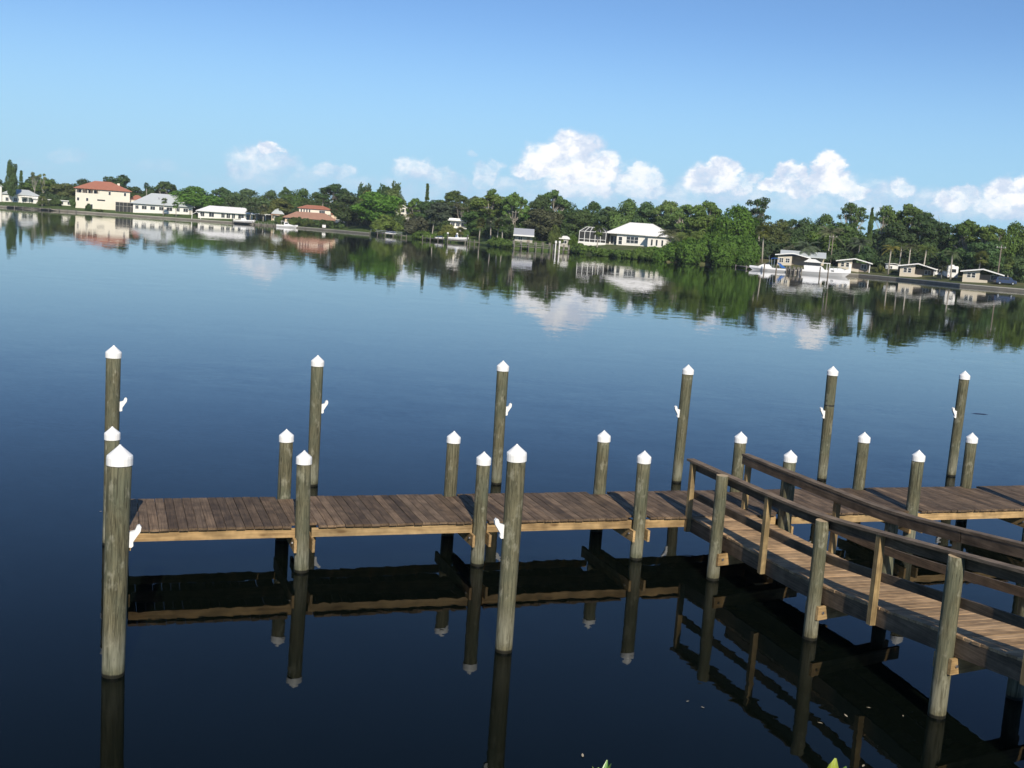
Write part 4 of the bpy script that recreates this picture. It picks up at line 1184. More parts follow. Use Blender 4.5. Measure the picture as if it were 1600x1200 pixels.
f = boxes(h, 'pool_cage', M['screen'], [(4.8, 13.7, -4.0, -.06, -1, 3.7)])
boxes(f, 'cage_bar', M['greywall'], [(4.8 + k * 1.48 - .05, 4.8 + k * 1.48 + .05, -4.06, -4.005, -1, 3.7) for k in range(7)] + [(4.75, 13.75, -4.065, -4.003, 2.2, 2.3), (4.75, 13.75, -4.07, -4.002, 3.7, 3.85)])
boxes(h, 'wing_wall', M['cream'], [(10.33, 15.6, 4, 12, -1.5, 5.2)])
hip(h, M['redroof'], 10.35, 16.2, 3.4, 12.6, 5.4, 1.7, 12.6, 13.9, name='wing_roof')
# white house with the big grey hip roof
h = house('white single storey house under a big pale grey hip roof', -146.88, 463.49, 2.3)
boxes(h, 'wall', M['white'], [(-11.9, 11.3, 0, 13, -2, 2.75)])
hip(h, M['greyroof'], -12.9, 12.2, -1.0, 14, 2.95, 4.5, -4.9, 4.5)
for xx, w_ in ((-10.4, 1.2), (-7.6, 1.8), (-4.3, 1.8), (-1.0, 1.6), (2.2, 2.2), (5.6, 1.2), (8.6, 1.8)): win(h, xx, 0, .7, w_, 1.35, 2)
boxes(h, 'roof_vent', M['slateroof'], [(-2.4, -1.7, 2.4, 3.0, 5.2, 5.9)])
boxes(h, 'door', M['greywall'], [(10.0, 10.9, -.05, .02, -.2, 1.9)])
# low white house with a flat white hip roof and carport
h = house('low white house with a broad white roof, dark windows and a carport', -120.45, 459.66, 1.7)
boxes(h, 'wall', M['white'], [(-10.8, 10.6, 0, 10, -1.5, 2.15)])
hip(h, M['whiteroof'], -11.8, 11.6, -1.2, 11.2, 2.35, 2.3, -6.5, 7.5)
for xx, w_ in ((-9.2, 1.6), (-5.6, 1.9), (-1.1, 1.3), (1.0, 1.4), (3.0, 1.2), (6.0, 2.2), (8.8, 1.4)): win(h, xx, 0, .15, w_, 1.7, 2)
boxes(h, 'carport_roof', M['whiteroof'], [(11.7, 19.5, -2, 6, 2.5, 2.72)])
for xx in (12.2, 15.6, 19.1): boxes(h, 'carport_post', M['whitepaint'], [(xx - .1, xx + .1, -1.9, -1.7, -1, 2.498)])
boxes(h, 'back_wall', M['greywall'], [(11.7, 19.4, 5.4, 5.7, -1, 2.45)])
# small grey roofed house
h = house('small house with a steep grey roof left of the terracotta house', -100.48, 464.56, 2.2)
boxes(h, 'wall', M['peach'], [(-2.1, 2.1, 0, 5, -1.5, 2.6)])
hip(h, M['greyroof'], -2.6, 2.6, -.5, 5.5, 2.8, 2.1, -.6, .6)
win(h, 0, 0, .6, 1.2, 1.3, 2)
for xx in (-2.3, 2.3): boxes(h, 'porch_post', M['peach'], [(xx - .12, xx + .12, -2.2, -2.0, -1, 2.2)])
boxes(h, 'porch_roof', M['tanroof'], [(-2.9, 2.9, -2.4, -.52, 2.203, 2.4)])
# terracotta villa
h = house('sprawling terracotta roofed villa with a cream upper storey', -84.3, 449.61, 1.5)
boxes(h, 'wall', M['peach'], [(-9.8, 9.8, 0, 10, -1.5, 2.2)])
hip(h, M['tanroof'], -10.8, 10.8, -1, 11, 2.4, 2.5, -5.5, 5.8)
boxes(h, 'upper_wall', M['cream'], [(-4.6, 8.0, 10.3, 18, 0, 6.4)])
hip(h, M['redroof'], -5.3, 8.7, 9.6, 18.7, 6.55, 1.3, -1.6, 5.0, name='upper_roof')
for xx in (-3.7, -2.6, -1.5, -.4): win(h, xx, 10.3, 4.8, .55, 1.2)
win(h, 4.6, 10.3, 4.7, 2.2, 1.2, 3)
boxes(h, 'side_wall', M['peach'], [(8.2, 13.0, 5.2, 12, -1.5, 4.7)])
hip(h, M['redroof'], 8.1, 13.7, 4.6, 12.6, 4.9, 2.1, 10.3, 11.5, name='side_roof')
boxes(h, 'chimney', M['white'], [(11.4, 12.5, 8.9, 9.9, 5.6, 8.0)])
mb = MB(); mb.prism([(9.9, -1.5), (9.9, 2.9), (13.7, 2.9), (13.7, -1.5), (12.9, -1.5)] + [(11.8 + 1.1 * math.cos(a), 1.1 + 1.1 * math.sin(a)) for a in [k * math.pi / 8 for k in range(9)]] + [(10.7, -1.5)], -2.6, -2.2)
mb.build('entry_arch', M['cream'], h)
boxes(h, 'entry_side', M['cream'], [(9.9, 10.15, -2.18, -.04, -1.5, 2.85), (13.4, 13.7, -2.18, 1.5, -1.5, 2.85)])
for xx in (-8, -4.8, -1.2, 2.2, 6.4): win(h, xx, 0, .3, 1.5, 1.6, 2)
# white villa showing above the trees
h = house('tall white villa showing between the dark trees above the bank', -46.32, 431.22, 2.8)
boxes(h, 'wall', M['white'], [(-3.2, 3.0, 0, 8, -1, 7.8)])
gable_front(h, M['whiteroof'], -3.6, 3.6, -.5, 8.5, 9.6, 6.9, 10.2, -2.0)
boxes(h, 'gable_wall', M['white'], [(-3.1, -1.0, .01, 7.9, 7.8, 9.4)])
for xx in (-1.8, .6): win(h, xx, 0, 6.0, .9, 1.3, 1)
win(h, -2.0, .01, 8.1, .8, .9)
# flat roofed house
h = house('two storey cream house with a flat overhanging white roof', -21.53, 375.8, 2.1)
boxes(h, 'wall', M['cream'], [(-2.6, 2.8, 0, 6, -1.5, 4.6)])
boxes(h, 'roof', M['whiteroof'], [(-3.4, 3.4, -1.3, 6.8, 4.75, 5.05)])
boxes(h, 'upper_roof', M['whiteroof'], [(-3.0, 1.2, .4, 6.2, 5.053, 5.6)])
for xx in (-1.7, 0, 1.7): win(h, xx, 0, 3.0, 1.2, 1.2, 2)
for xx in (-1.7, 1.6): win(h, xx, 0, .3, 1.3, 1.6, 2)
boxes(h, 'balcony', M['whitepaint'], [(-2.9, 3.0, -1.1, -.02, 2.35, 2.55)])
# sheds
h = house('grey roofed shed with a white eave behind the jetty', 0.42, 342.15, 1.9)
boxes(h, 'wall', M['greywall'], [(-2.7, 2.7, 0, 5, -1.5, 2.0)])
gable_side(h, M['slateroof'], -3.1, 3.1, -.8, 5.8, 2.2, 1.8)
boxes(h, 'eave_board', M['whitepaint'], [(-3.15, 3.15, -1.6, -.83, 1.7, 2.05)])
win(h, -1.0, 0, .5, 1.2, 1.0, 2)
boxes(h, 'door', M['brownwall'], [(1.0, 1.9, -.05, .02, -.3, 1.6)])
h = house('little white roofed hut between the jetty and the screened porch', 12.97, 343.27, 1.6)
boxes(h, 'wall', M['greywall'], [(-1.5, 1.4, 0, 3, -1, 2.0)])
hip(h, M['whiteroof'], -2.0, 1.9, -.5, 3.5, 2.15, .8, -.6, .6)
win(h, -.2, 0, .7, 1.4, .8, 2)
# white hip roofed house with the screened porch
h = house('white house with a bright white hip roof and tall screened porch', 33.78, 328.19, 3.15, -0.17)
boxes(h, 'wall', M['white'], [(-6.6, 8.9, 0, 12, -1.5, 3.1), (-9.2, -6.6, 2.5, 12, -1.5, 3.1), (3.0, 8.9, -3.0, -.003, -1.5, 2.9)])
hip(h, M['whiteroof'], -9.9, 9.7, -.9, 12.9, 3.3, 3.4, -4.2, 2.6)
mb = MB()
mb.add([(2.3, -3.8, 3.25), (9.65, -3.8, 3.25), (9.65, 5.0, 3.26), (2.3, 5.0, 3.26), (5.9, -.6, 5.0), (5.9, 5.0, 5.0), (2.3, -3.8, 3.05), (9.65, -3.8, 3.05), (9.65, 5, 3.05), (2.3, 5, 3.05)],
       [(0, 1, 4), (1, 2, 5, 4), (3, 0, 4, 5), (2, 3, 5), (0, 6, 7, 1), (1, 7, 8, 2), (3, 9, 6, 0), (9, 8, 7, 6)])
mb.build('wing_roof', M['whiteroof'], h)
win(h, -2.0, 0, .7, 3.4, 1.8, 3, 2, .12)
win(h, -5.5, 0, .2, 1.0, 2.1, 1, 2, .1, name='glass_door')
for xx in (4.2, 5.6, 7.2): win(h, xx, -3.0, .5, .5, 1.7, 1, 1, .05)
win(h, -7.9, 2.5, .1, 1.8, 2.3, 2)
# porch cage: white tubes with dark mesh panels, sloping mansard top
X0, X1, Y0, Y1, ZB, Z1, Z2 = -17.2, -9.3, -2.6, 5.0, .1, 3.2, 4.5
cage = MB()
for k in range(6):
    xx = X0 + (X1 - X0) * k / 5; xi = X0 + 1.6 + (X1 - X0 - 3.2) * k / 5
    cage.bar((xx, Y0, ZB), (xx, Y0, Z1), .13, .13); cage.bar((xx, Y0, Z1), (xi, Y0 + 1.6, Z2), .11, .11)
for za in (ZB + .05, 1.0, Z1): cage.bar((X0, Y0, za), (X1, Y0, za), .12, .12)
cage.bar((X0 + 1.6, Y0 + 1.6, Z2), (X1 - 1.6, Y0 + 1.6, Z2), .12, .12)
for k in range(1, 4):
    yy = Y0 + (Y1 - Y0) * k / 3; cage.bar((X0, yy, ZB), (X0, yy, Z1), .12, .12); cage.bar((X0, yy, Z1), (X0 + 1.6, min(yy, Y1 - 1.6), Z2), .1, .1)
cage.bar((X0, Y0, Z1), (X0, Y1, Z1), .12, .12)
g = cage.build('porch_frame', M['whitepaint'], h)
sc = MB(); e = .05
sc.box(X0 + e, X1 - e, Y0 + .05, Y1, ZB + .08, Z1 - .05)
sc.add([(X0 + e, Y0 + .05, Z1), (X1 - e, Y0 + .05, Z1), (X1 - 1.6, Y0 + 1.65, Z2 - .05), (X0 + 1.6, Y0 + 1.65, Z2 - .05), (X0 + e, Y1, Z1), (X1 - e, Y1, Z1), (X1 - 1.6, Y1 - 1.6, Z2 - .05), (X0 + 1.6, Y1 - 1.6, Z2 - .05)],
       [(0, 1, 2, 3), (4, 7, 6, 5), (0, 3, 7, 4), (1, 5, 6, 2), (3, 2, 6, 7)])
sc.build('porch_screen', M['screen'], h)
boxes(h, 'porch_base', M['white'], [(X0 - .2, X1 + .1, Y0 - .3, Y1, -1.2, ZB)])
# boathouse
h = house('weathered boathouse with a low white gable roof behind the boats', 67.1, 278.65, 1.5)
boxes(h, 'wall', M['buff'], [(-4.0, -.6, 0, 8, -1.5, 2.2), (-.6, 7.2, 7.2, 8, -1.5, 2.3)])
boxes(h, 'dark_wall', M['brownwall'], [(-.6, 3.2, 2.2, 7.2, -1.5, 2.2)])
gable_front(h, M['whiteroof'], -4.7, 3.9, -.9, 5.2, 2.45, 2.1, 3.05, -.4)
gable_side(h, M['greyroof'], -3.6, 7.6, 4.6, 12.0, 2.35, 1.25, name='back_roof')
boxes(h, 'porch_post', M['whitepaint'], [(3.3, 3.5, -.6, -.4, -1.2, 1.9)])
win(h, -3.1, 0, .6, .9, 1.0, 2, 2); win(h, -1.6, 0, .6, .9, 1.0, 2, 2)
win(h, 5.2, 7.2, .8, 1.4, 1.0, 2)


def cottage(label, x, y, z, w, yaw, eL, eP, eR, endwall, shut):
    h = house(label, x, y, z, yaw, 'cottage', 'cottage')
    x0, x1 = -w / 2, w / 2
    m0 = -.05 * w
    boxes(h, 'wall', M['buff'], [(x0 + .35, m0, 0, 9, -1, min(eL, eP) - .28)])
    mb = MB(); mb.prism([(x0 + .35, eL - .275), (m0, eL - .275), (m0, eP - .235 - .04)], .002, .25); mb.build('gable_wall', M['buff'], h)
    boxes(h, 'recess_wall', M['brownwall'], [(m0 + .003, x1 - .4, 1.7, 9, -1, min(eR, eP) - .24)])
    gable_front(h, M['whiteroof'], x0 - .25, x1 + .35, -1.0, 9.6, eL, eR, eP, .02 * w)
    xw = (x0 + .35 + m0) / 2
    for dx in (-.48, .48): win(h, xw + dx * (1.25 if shut else 1), 0, .95, .72, 1.0, 1, 2, .07)
    if shut:
        boxes(h, 'door', M['whitepaint'], [(m0 - .75, m0 - .12, -.05, -.003, -.2, 1.75)])
    win(h, (m0 + x1) / 2 + .6, 1.7, .7, 1.2, 1.0, 2)
    boxes(h, 'low_wall', M['buff'], [(m0 + .004, m0 + 1.7, .02, .25, -1, .55)])
    if endwall:
        boxes(h, 'end_wall', M['buff'], [(x1 - .75, x1 - .1, -.1, 1.6, -1, eR - .3)])
    else:
        boxes(h, 'porch_post', M['whitepaint'], [(x1 - .35, x1 - .17, -.5, -.32, -1, eR - .22)])
    return h


cottage('small cottage nearest the boats, with a white door and gable roof', 82.97, 282.78, 1.1, 8.2, .0, 2.35, 3.15, 2.2, False, True)
cottage('middle cottage of the three with a white gable roof and paired window', 94.0, 269.12, .95, 8.3, .0, 2.45, 3.25, 2.15, False, False)
cottage('last cottage by the dark van, with a buff end wall', 101.84, 250.34, 1.1, 8.5, .0, 2.25, 3.0, 1.95, True, False)

# trailers and vehicles
def wheel(p, x, y, z, r, w=.22):
    mb = MB(); mb.tube([(x, y, z), (x, y + w, z)], r, 14); o = mb.build('wheel', M['black'], p, True)
    mb = MB(); mb.tube([(x, y - .015, z), (x, y + .02, z)], r * .55, 12); mb.build('hub', M['steel'], o)


h = house('long white trailer home behind the clipped round bush', 94.76, 287.86, 1.5, 0, 'trailer_home', 'trailer')
boxes(h, 'body', M['whitepaint'], [(-2.1, 2.2, 0, 9, .25, 1.75)])
gable_front(h, M['whiteroof'], -2.35, 2.45, -.4, 9.3, 1.95, 1.85, 2.15, -.2, .12)
win(h, -.9, 0, .8, .8, .6, 2); boxes(h, 'door', M['greywall'], [(.9, 1.6, -.04, .02, .3, 1.65)])
boxes(h, 'skirt', M['greywall'], [(-2.0, 2.1, .06, 8.9, -.8, .24)])
h = house('small white trailer parked between the middle cottage and a palm', 99.06, 268.17, 1.5, .25, 'small_trailer', 'trailer')
mb = MB(); mb.prism([(-1.0, .35), (-1.0, 1.3), (-.75, 1.65), (.75, 1.65), (1.0, 1.3), (1.0, .35)], 0, 3.6); mb.build('body', M['whitepaint'], h)
win(h, 0, 0, .85, 1.1, .5, 2); wheel(h, -.75, 1.5, .28, .3); wheel(h, .6, 1.5, .28, .3)
h = house('tall white camper seen from behind among the palms', 99.11, 260.05, 1.25, .12, 'camper', 'camper')
mb = MB(); mb.prism([(-1.12, .45), (-1.12, 2.75), (-.95, 2.95), (.95, 2.95), (1.12, 2.75), (1.12, .45)], 0, 7.2); mb.build('body', M['whitepaint'], h)
win(h, 0, 0, 1.5, 1.3, .75, 1, 1, .06); boxes(h, 'air_conditioner', M['whitepaint'], [(-.4, .4, 2.2, 3.2, 2.952, 3.2)])
boxes(h, 'bumper', M['greywall'], [(-1.1, 1.1, -.14, -.01, .28, .44)])
for xx in (-1.02, .8): boxes(h, 'tail_lamp', M['redroof'], [(xx, xx + .2, -.04, -.003, .6, .85)])
wheel(h, -.85, 1.6, .36, .38); wheel(h, .65, 1.6, .36, .38)
h = house('dark blue van parked at the end of the last cottage', 105.44, 245.72, 1.05, .35, 'parked_van', 'van')
mb = MB(); mb.prism([(-2.2, .35), (-2.2, 1.0), (-1.95, 1.62), (.9, 1.66), (1.45, 1.1), (2.2, .95), (2.25, .35)], 0, 1.75); mb.build('body', M['navy'], h)
boxes(h, 'side_window', M['glass'], [(-1.8, -.65, -.012, .01, 1.05, 1.5), (-.55, .55, -.012, .01, 1.05, 1.5)])
boxes(h, 'headlight', M['whitepaint'], [(2.15, 2.27, .1, .4, .7, .88)])
wheel(h, -1.4, -.03, .34, .34); wheel(h, 1.4, -.03, .34, .34)

# utility poles and their line
def upole(label, x, y, z, hh):
    t = thing('utility_pole', label, 'utility pole', (x, y, z), -math.atan2(x, y))
    mb = MB(); mb.tube([(0, 0, -.8), (0, 0, hh)], [.17, .12], 8); mb.build('pole', M['bark'], t, True)
    mb = MB(); mb.box(-1.0, 1.0, -.14, -.03, hh - .7, hh - .58); a = mb.build('crossarm', M['greywood'], t)
    for xx in (-.85, 0, .85):
        mb = MB(); mb.tube([(xx, -.085, hh - .58), (xx, -.085, hh - .38)], .06, 8); mb.build('insulator', M['whitepaint'], a)
    return t
PA, PB = (105.07, 249.73), (78.91, 289.35)
upole('grey utility pole rising from the palms beside the last cottage', *PA, 1.0, 8.6)
upole('utility pole half hidden by the palm behind the cabin cruiser', *PB, 2.2, 7.6)
upole('pole with a bare top beside the umbrella tree over the white trunked palms', -2.48, 344.95, 2.0, 9.2)
pts = [Vector((*PA, 9.0)).lerp(Vector((*PB, 9.4)), k / 16) - Vector((0, 0, 2.6 * (1 - (k / 8 - 1) ** 2))) for k in range(17)]
mb = MB(); mb.tube(pts, .035, 5); tag(mb.build('power_line', M['black']), 'sagging power line strung between the poles above the cottages', 'power line')

# ------------------------------------------------------------------ boats
def hull_mesh(L, B, Hs, Hb, draft=.25, flare=.72):
    """stern at x = 0, bow at x = L; sheer rises from Hs to Hb"""
    mb = MB(); n = 13; vs = []
    for i in range(n):
        f = i / (n - 1)
        b = B / 2 * (1 - max(0, (f - .35) / .65) ** 2.2) if i < n - 1 else .03
        zt = Hs + (Hb - Hs) * f ** 2
        k = flare * (1 - .55 * max(0, f - .5) * 2)
        x = f * L; xk = x - (.10 * L * f ** 4)
        vs += [(x, -b, zt), (x, -b * .99, zt * .55), (xk, -b * k, -.02), (xk, 0, -draft * (1 - f ** 5)), (xk, b * k, -.02), (x, b * .99, zt * .55), (x, b, zt), (x - .02, b * .86, zt), (x - .02, b * .82, zt - .16), (x - .02, -b * .82, zt - .16), (x - .02, -b * .86, zt)]
    m_ = 11
    fs = [(i * m_ + k, i * m_ + (k + 1) % m_, (i + 1) * m_ + (k + 1) % m_, (i + 1) * m_ + k) for i in range(n - 1) for k in range(m_)]
    fs += [tuple(range(m_))[::-1], tuple((n - 1) * m_ + k for k in range(m_))]
    return mb.add(vs, fs)


def boat(label, x, y, head, L, B, Hs, Hb, z=0.0):
    t = thing('boat', label, 'boat', (x, y, z), head)
    hull_mesh(L, B, Hs, Hb).build('hull', M['hullwhite'], t)
    return t


def outboard(p, x, y, z):
    mb = MB(); mb.prism([(x - .55, z + .45), (x - .5, z + .85), (x - .1, z + .8), (x - .05, z + .4)], y - .17, y + .17); mb.box(x - .32, x - .16, y - .06, y + .06, z - .5, z + .42)
    return mb.build('outboard_motor', M['black'], p)


face = lambda x, y: -math.atan2(x, y)
x_, y_ = 59.05, 269.68
b = boat('white boat with a blue canvas top moored at the jetty end', x_ + 3.5, y_ - 3.2, face(x_, y_) + math.pi + .05, 8.6, 2.5, .75, 1.05)
mb = MB(); mb.prism([(3.2, .7), (4.1, 1.55), (5.6, 1.5), (6.9, .8)], -.85, .85); mb.build('cuddy', M['hullwhite'], b)
mb = MB(); mb.prism([(3.9, 1.56), (4.15, 2.05), (4.25, 2.05), (5.2, 1.52)], -.8, .8); mb.build('windscreen', M['glass'], b)
cv = MB()
vs = []
for i in range(7):
    for k in range(5):
        xx = 1.9 + 1.9 * i / 6; yy = -1.05 + 2.1 * k / 4
        vs.append((xx, yy, 3.0 + .18 * math.sin(math.pi * i / 6) - .12 * abs(k - 2) / 2))
vs += [(a, b_, c - .05) for a, b_, c in vs]
fs = [(i * 5 + k, i * 5 + k + 1, i * 5 + k + 6, i * 5 + k + 5) for i in range(6) for k in range(4)]
fs += [tuple(q + 35 for q in f)[::-1] for f in fs]
cv.add(vs, fs); cv.build('canopy', M['blue'], b)
cv = MB(); cv.prism([(.2, .95), (1.6, 2.0), (2.3, 2.1), (1.2, .9)], -.9, .9); cv.build('boom_cover', M['blue'], b)
fr = MB()
for s in (-1, 1):
    for xa, xb in ((1.6, 2.0), (3.0, 2.9), (3.4, 3.7)): fr.bar((xa, s * 1.0, .75), (xb, s * 1.0, 2.95), .05, .05)
fr.bar((3.9, 0, .9), (4.3, 0, 3.6), .06, .06)
fr.build('canopy_frame', M['steel'], b); outboard(b, 0, 0, .3)
mb = MB(); hull = [(0, .32), (8.3, .55), (8.3, .62), (0, .40)]; mb.prism(hull, -1.262, -1.252); 
mb.build('stripe', M['blue'], b)
x_, y_ = 70.97, 263.48
b = boat('big white cabin cruiser with a dark windowed wheelhouse', x_ - 5.9, y_ + 1.2, face(x_, y_) - .03, 11.6, 3.3, 1.05, 1.75)
mb = MB(); mb.prism([(1.2, 1.0), (1.0, 1.95), (1.3, 2.0), (5.0, 2.0), (5.9, 1.1)], -1.2, 1.2); mb.build('cabin', M['hullwhite'], b)
mb = MB(); mb.prism([(1.15, 2.003), (1.5, 2.75), (4.3, 2.75), (4.9, 2.003)], -1.1, 1.1); mb.build('cabin_window', M['glass'], b)
mb = MB(); mb.prism([(.9, 2.753), (2.0, 3.5), (3.4, 3.5), (4.7, 2.9), (4.7, 2.753)], -1.25, 1.25); mb.build('cabin_roof', M['whitepaint'], b)
mb = MB(); mb.box(4.75, 6.9, -1.15, 1.15, 2.7, 2.85)
for xx in (6.2, 6.8):
    for s in (-1, 1): mb.bar((xx, s * 1.05, 1.3), (xx, s * 1.05, 2.7), .07, .07)
mb.build('hard_top', M['whitepaint'], b)
mb = MB(); mb.prism([(6.6, 1.3), (6.9, 1.75), (9.2, 1.85), (10.4, 1.6)], -.75, .75); mb.build('foredeck', M['hullwhite'], b)
boxes(b, 'porthole', M['glass'], [(7.2, 7.9, -1.425, -1.38, 1.05, 1.25)])
fr = MB()
for k in range(6): fr.bar((6.9 + k * .85, -1.25 + k * .21, 1.3 + k * .05), (6.9 + k * .85, -1.25 + k * .21, 2.0 + k * .05), .04, .04)
fr.bar((6.9, -1.25, 2.0), (11.2, -.2, 2.3), .045, .045); fr.build('bow_rail', M['steel'], b)
x_, y_ = -90.98, 437.77
b = boat('small white motor boat alone off the terracotta villa', x_ - 4.2, y_ + .4, face(x_, y_), 8.2, 2.4, .8, 1.15)
mb = MB(); mb.prism([(2.9, .75), (2.9, 1.9), (4.3, 1.9), (5.0, 1.2), (7.2, .95)], -.85, .85); mb.build('cabin', M['hullwhite'], b)
mb = MB(); mb.prism([(3.2, 1.25), (3.2, 1.75), (4.2, 1.75), (4.6, 1.25)], -.87, .87); mb.build('cabin_window', M['glass'], b)
mb = MB(); mb.box(1.7, 4.4, -.95, .95, 2.25, 2.36)
for xx in (1.9, 3.2): 
    for s in (-1, 1): mb.bar((xx, s * .85, .8), (xx, s * .85, 2.25), .06, .06)
mb.build('hard_top', M['whitepaint'], b); outboard(b, 0, 0, .3)


def lift(label, x, y, w, d, hp):
    t = thing('boat_lift', label, 'boat lift', (x, y, 0), face(x, y))
    for sx in (-1, 1):
        for sy in (-1, 1):
            mb = MB(); mb.tube([(sx * w / 2, sy * d / 2, -1.5), (sx * w / 2, sy * d / 2, hp)], .13, 8); mb.build('post', M['greywood'], t)
        mb = MB(); mb.box(sx * w / 2 - .1, sx * w / 2 + .1, -d / 2 - .3, d / 2 + .3, hp + .003, hp + .2); mb.build('beam', M['steel'], t)
    mb = MB()
    for sx in (-.8, .8): mb.box(-w / 2, w / 2, sx - .08, sx + .08, .55, .7)
    mb.build('cradle', M['greywood'], t)
    return t


x_, y_ = -20.09, 354.15
lift('wooden boat lift carrying a white boat in the middle of the far shore', x_, y_, 6.2, 3.0, 2.5)
b = boat('white open boat raised on the wooden lift', x_ - 3.0, y_ + .0, face(x_, y_), 6.4, 2.1, .7, 1.0, .95)
mb = MB(); mb.prism([(2.2, .6), (2.3, 1.5), (2.9, 1.6), (3.3, .65)], -.4, .4); mb.build('console', M['hullwhite'], b)
outboard(b, 0, 0, .2)
for k, (dx, dz) in enumerate(((-3.1, 2.75), (-.2, 2.75))):
    mb = MB(); mb.tube([(0, 0, 0), (0, 0, .4)], [.35, .28], 12)
    o = mb.build('lift_motor', M['whitepaint']); o.location = (x_ + dx, y_ - 1.5 + .1, dz - .04)
    tag(o, ['white lift motor on the left beam of the wooden boat lift', 'white lift motor on the front rail near the middle of the wooden lift'][k], 'lift motor', 'lift motors')
x_, y_ = -109.32, 443.96
lift('white boat lift before the low white house with the carport', x_, y_, 8.5, 3.0, 1.9)
b = boat('white boat on the lift before the low white house', x_ - 4.0, y_, face(x_, y_), 8.4, 2.3, .75, 1.1, .8)
mb = MB(); mb.prism([(2.8, .7), (2.9, 1.5), (4.2, 1.5), (5.2, .9)], -.8, .8); mb.build('cabin', M['hullwhite'], b)

# jetties along the far shore
def jetty(label, xa, ya, xb, yb, z, w, n, hp, deckm='greywood', rail=False):
    d = Vector((xb - xa, yb - ya, 0)); L = d.length
    t = thing('jetty', label, 'jetty', (xa, ya, 0), math.atan2(d.y, d.x))
    nb = int(L / .9)
    mbs = [MB() for _ in range(1)]
    mb = MB(); mb.box(0, L, -w / 2, w / 2, z - .16, z - .02); mb.build('stringer', M['greywood'], t)
    bd = MB(); bd.box(.01, L / nb - .04, -w / 2 - .05, w / 2 + .05, 0, .05); bd = bd.mesh('plank'); bd.materials.append(M[deckm])
    for k in range(nb): put('plank', bd, t, (k * L / nb, 0, z - .015))
    po = MB(); po.tube([(0, 0, -1.6), (0, 0, hp)], .13, 8); po = po.mesh('post', True); po.materials.append(M['greywood'])
    for k in range(n):
        for s in (-1, 1): put('post', po, t, (.2 + (L - .4) * k / max(1, n - 1), s * (w / 2 + .2), 0))
    if rail:
        mb = MB()
        for zz in (z + .45, z + .95): mb.box(0, L, -w / 2 - .10, -w / 2 - .03, zz, zz + .1)
        mb.build('rail', M[rail], t)
    return t


jetty('low pale floating dock beside the carport of the low white house', -105.39, 443.28, -94.49, 440.34, .55, 1.6, 5, 1.3, 'concrete')
jetty('grey jetty with a white rail left of the long hedge', -53.27, 402.92, -39.4, 378.72, .8, 1.5, 5, 1.2, 'greywood', 'whitepaint')
jetty('weathered jetty in front of the pale trunked palm', -31.38, 364.84, -23.02, 356.29, .8, 1.5, 4, 1.5)
jetty('weathered jetty right of the wooden boat lift', -16.96, 351.35, -13.66, 347.91, .8, 1.5, 3, 1.5)
jetty('tall posted jetty with side rails below the umbrella trees', -2.49, 321.37, 8.22, 323.53, .9, 1.4, 6, 2.4, 'greywood', 'greywood')
jetty('jetty landing with mooring posts right of the tall posted jetty', 8.96, 323.94, 13.66, 323.2, .7, 1.6, 4, 2.1)
jetty('long dark jetty along the far left seawall', -200.62, 440.23, -173.52, 439.88, .75, 1.5, 9, 1.0)
jetty('brown timber dock between the two moored boats', 61.61, 261.93, 64.52, 260.64, .95, 3.2, 4, 1.5)
jetty('pale floating pontoon at the left of the blue topped boat', 54.71, 281.52, 54.82, 268.17, .5, 2.2, 2, .7, 'concrete')
for px_, lab in (((57.01, 265.1), 'dark mooring post before the bow of the blue topped boat'), ((59.05, 261.63), 'dark mooring post before the stern of the blue topped boat'), ((68.41, 258.82), 'dark mooring post at the wheelhouse of the cabin cruiser'), ((70.28, 258.79), 'dark mooring post amidships of the cabin cruiser')):
    mb = MB(); mb.tube([(0, 0, -1.6), (0, 0, 1.9)], [.15, .14], 8)
    tag(mb.build('mooring_post', M['bark'], loc=(*px_, 0)), lab, 'mooring post', 'dark posts at the moored boats')


def jet_ski(label, x, y, z, head):
    t = thing('jet_ski', label, 'jet ski', (x, y, z), head)
    hull_mesh(2.8, 1.0, .35, .5, .1).build('hull', M['hullwhite'], t)
    mb = MB(); mb.prism([(.3, .3), (.4, .72), (1.5, .75), (1.7, 1.0), (2.1, .8), (2.6, .45)], -.25, .25); mb.build('seat', M['navy'], t)
    mb = MB(); mb.bar((1.65, -.4, 1.05), (1.65, .4, 1.05), .06, .06); mb.build('handlebar', M['black'], t)


x_, y_ = -47.47, 392.51; jet_ski('white jet ski parked on the grey jetty, left one', x_, y_, .9, .3)
x_, y_ = -45.79, 389.52; jet_ski('white jet ski parked on the grey jetty, right one', x_, y_, .9, .5)
x_, y_ = -27.51, 359.97; jet_ski('lone white jet ski on the jetty before the pale trunked palm', x_, y_, .9, .2)

# white garden swing frame, dock box and lift posts
x_, y_ = -129.98, 451.24
t = thing('arbor', 'white arched arbor frame on the seawall by the low white house', 'arbor', (x_, y_, .9), face(x_, y_))
for s in (-1, 1):
    for yy in (-.6, .6):
        mb = MB(); mb.bar((s * 1.7, yy, -.3), (s * 1.6, yy, 1.6), .18, .18); mb.build('post', M['whitepaint'], t)
mb = MB()
for yy in (-.6, .6):
    mb.bar((-1.6, yy, 1.6), (0, yy, 2.6), .15, .15); mb.bar((0, yy, 2.6), (1.6, yy, 1.6), .15, .15)
for xx, zz in ((-1.6, 1.6), (-.8, 2.1), (0, 2.65), (.8, 2.1), (1.6, 1.6)): mb.bar((xx, -.7, zz), (xx, .7, zz), .1, .1)
mb.build('arch', M['whitepaint'], t)
x_, y_ = -75.51, 431.3
t = thing('dock_box', 'white storage box on the seawall before the terracotta villa', 'dock box', (x_, y_, .92), face(x_, y_))
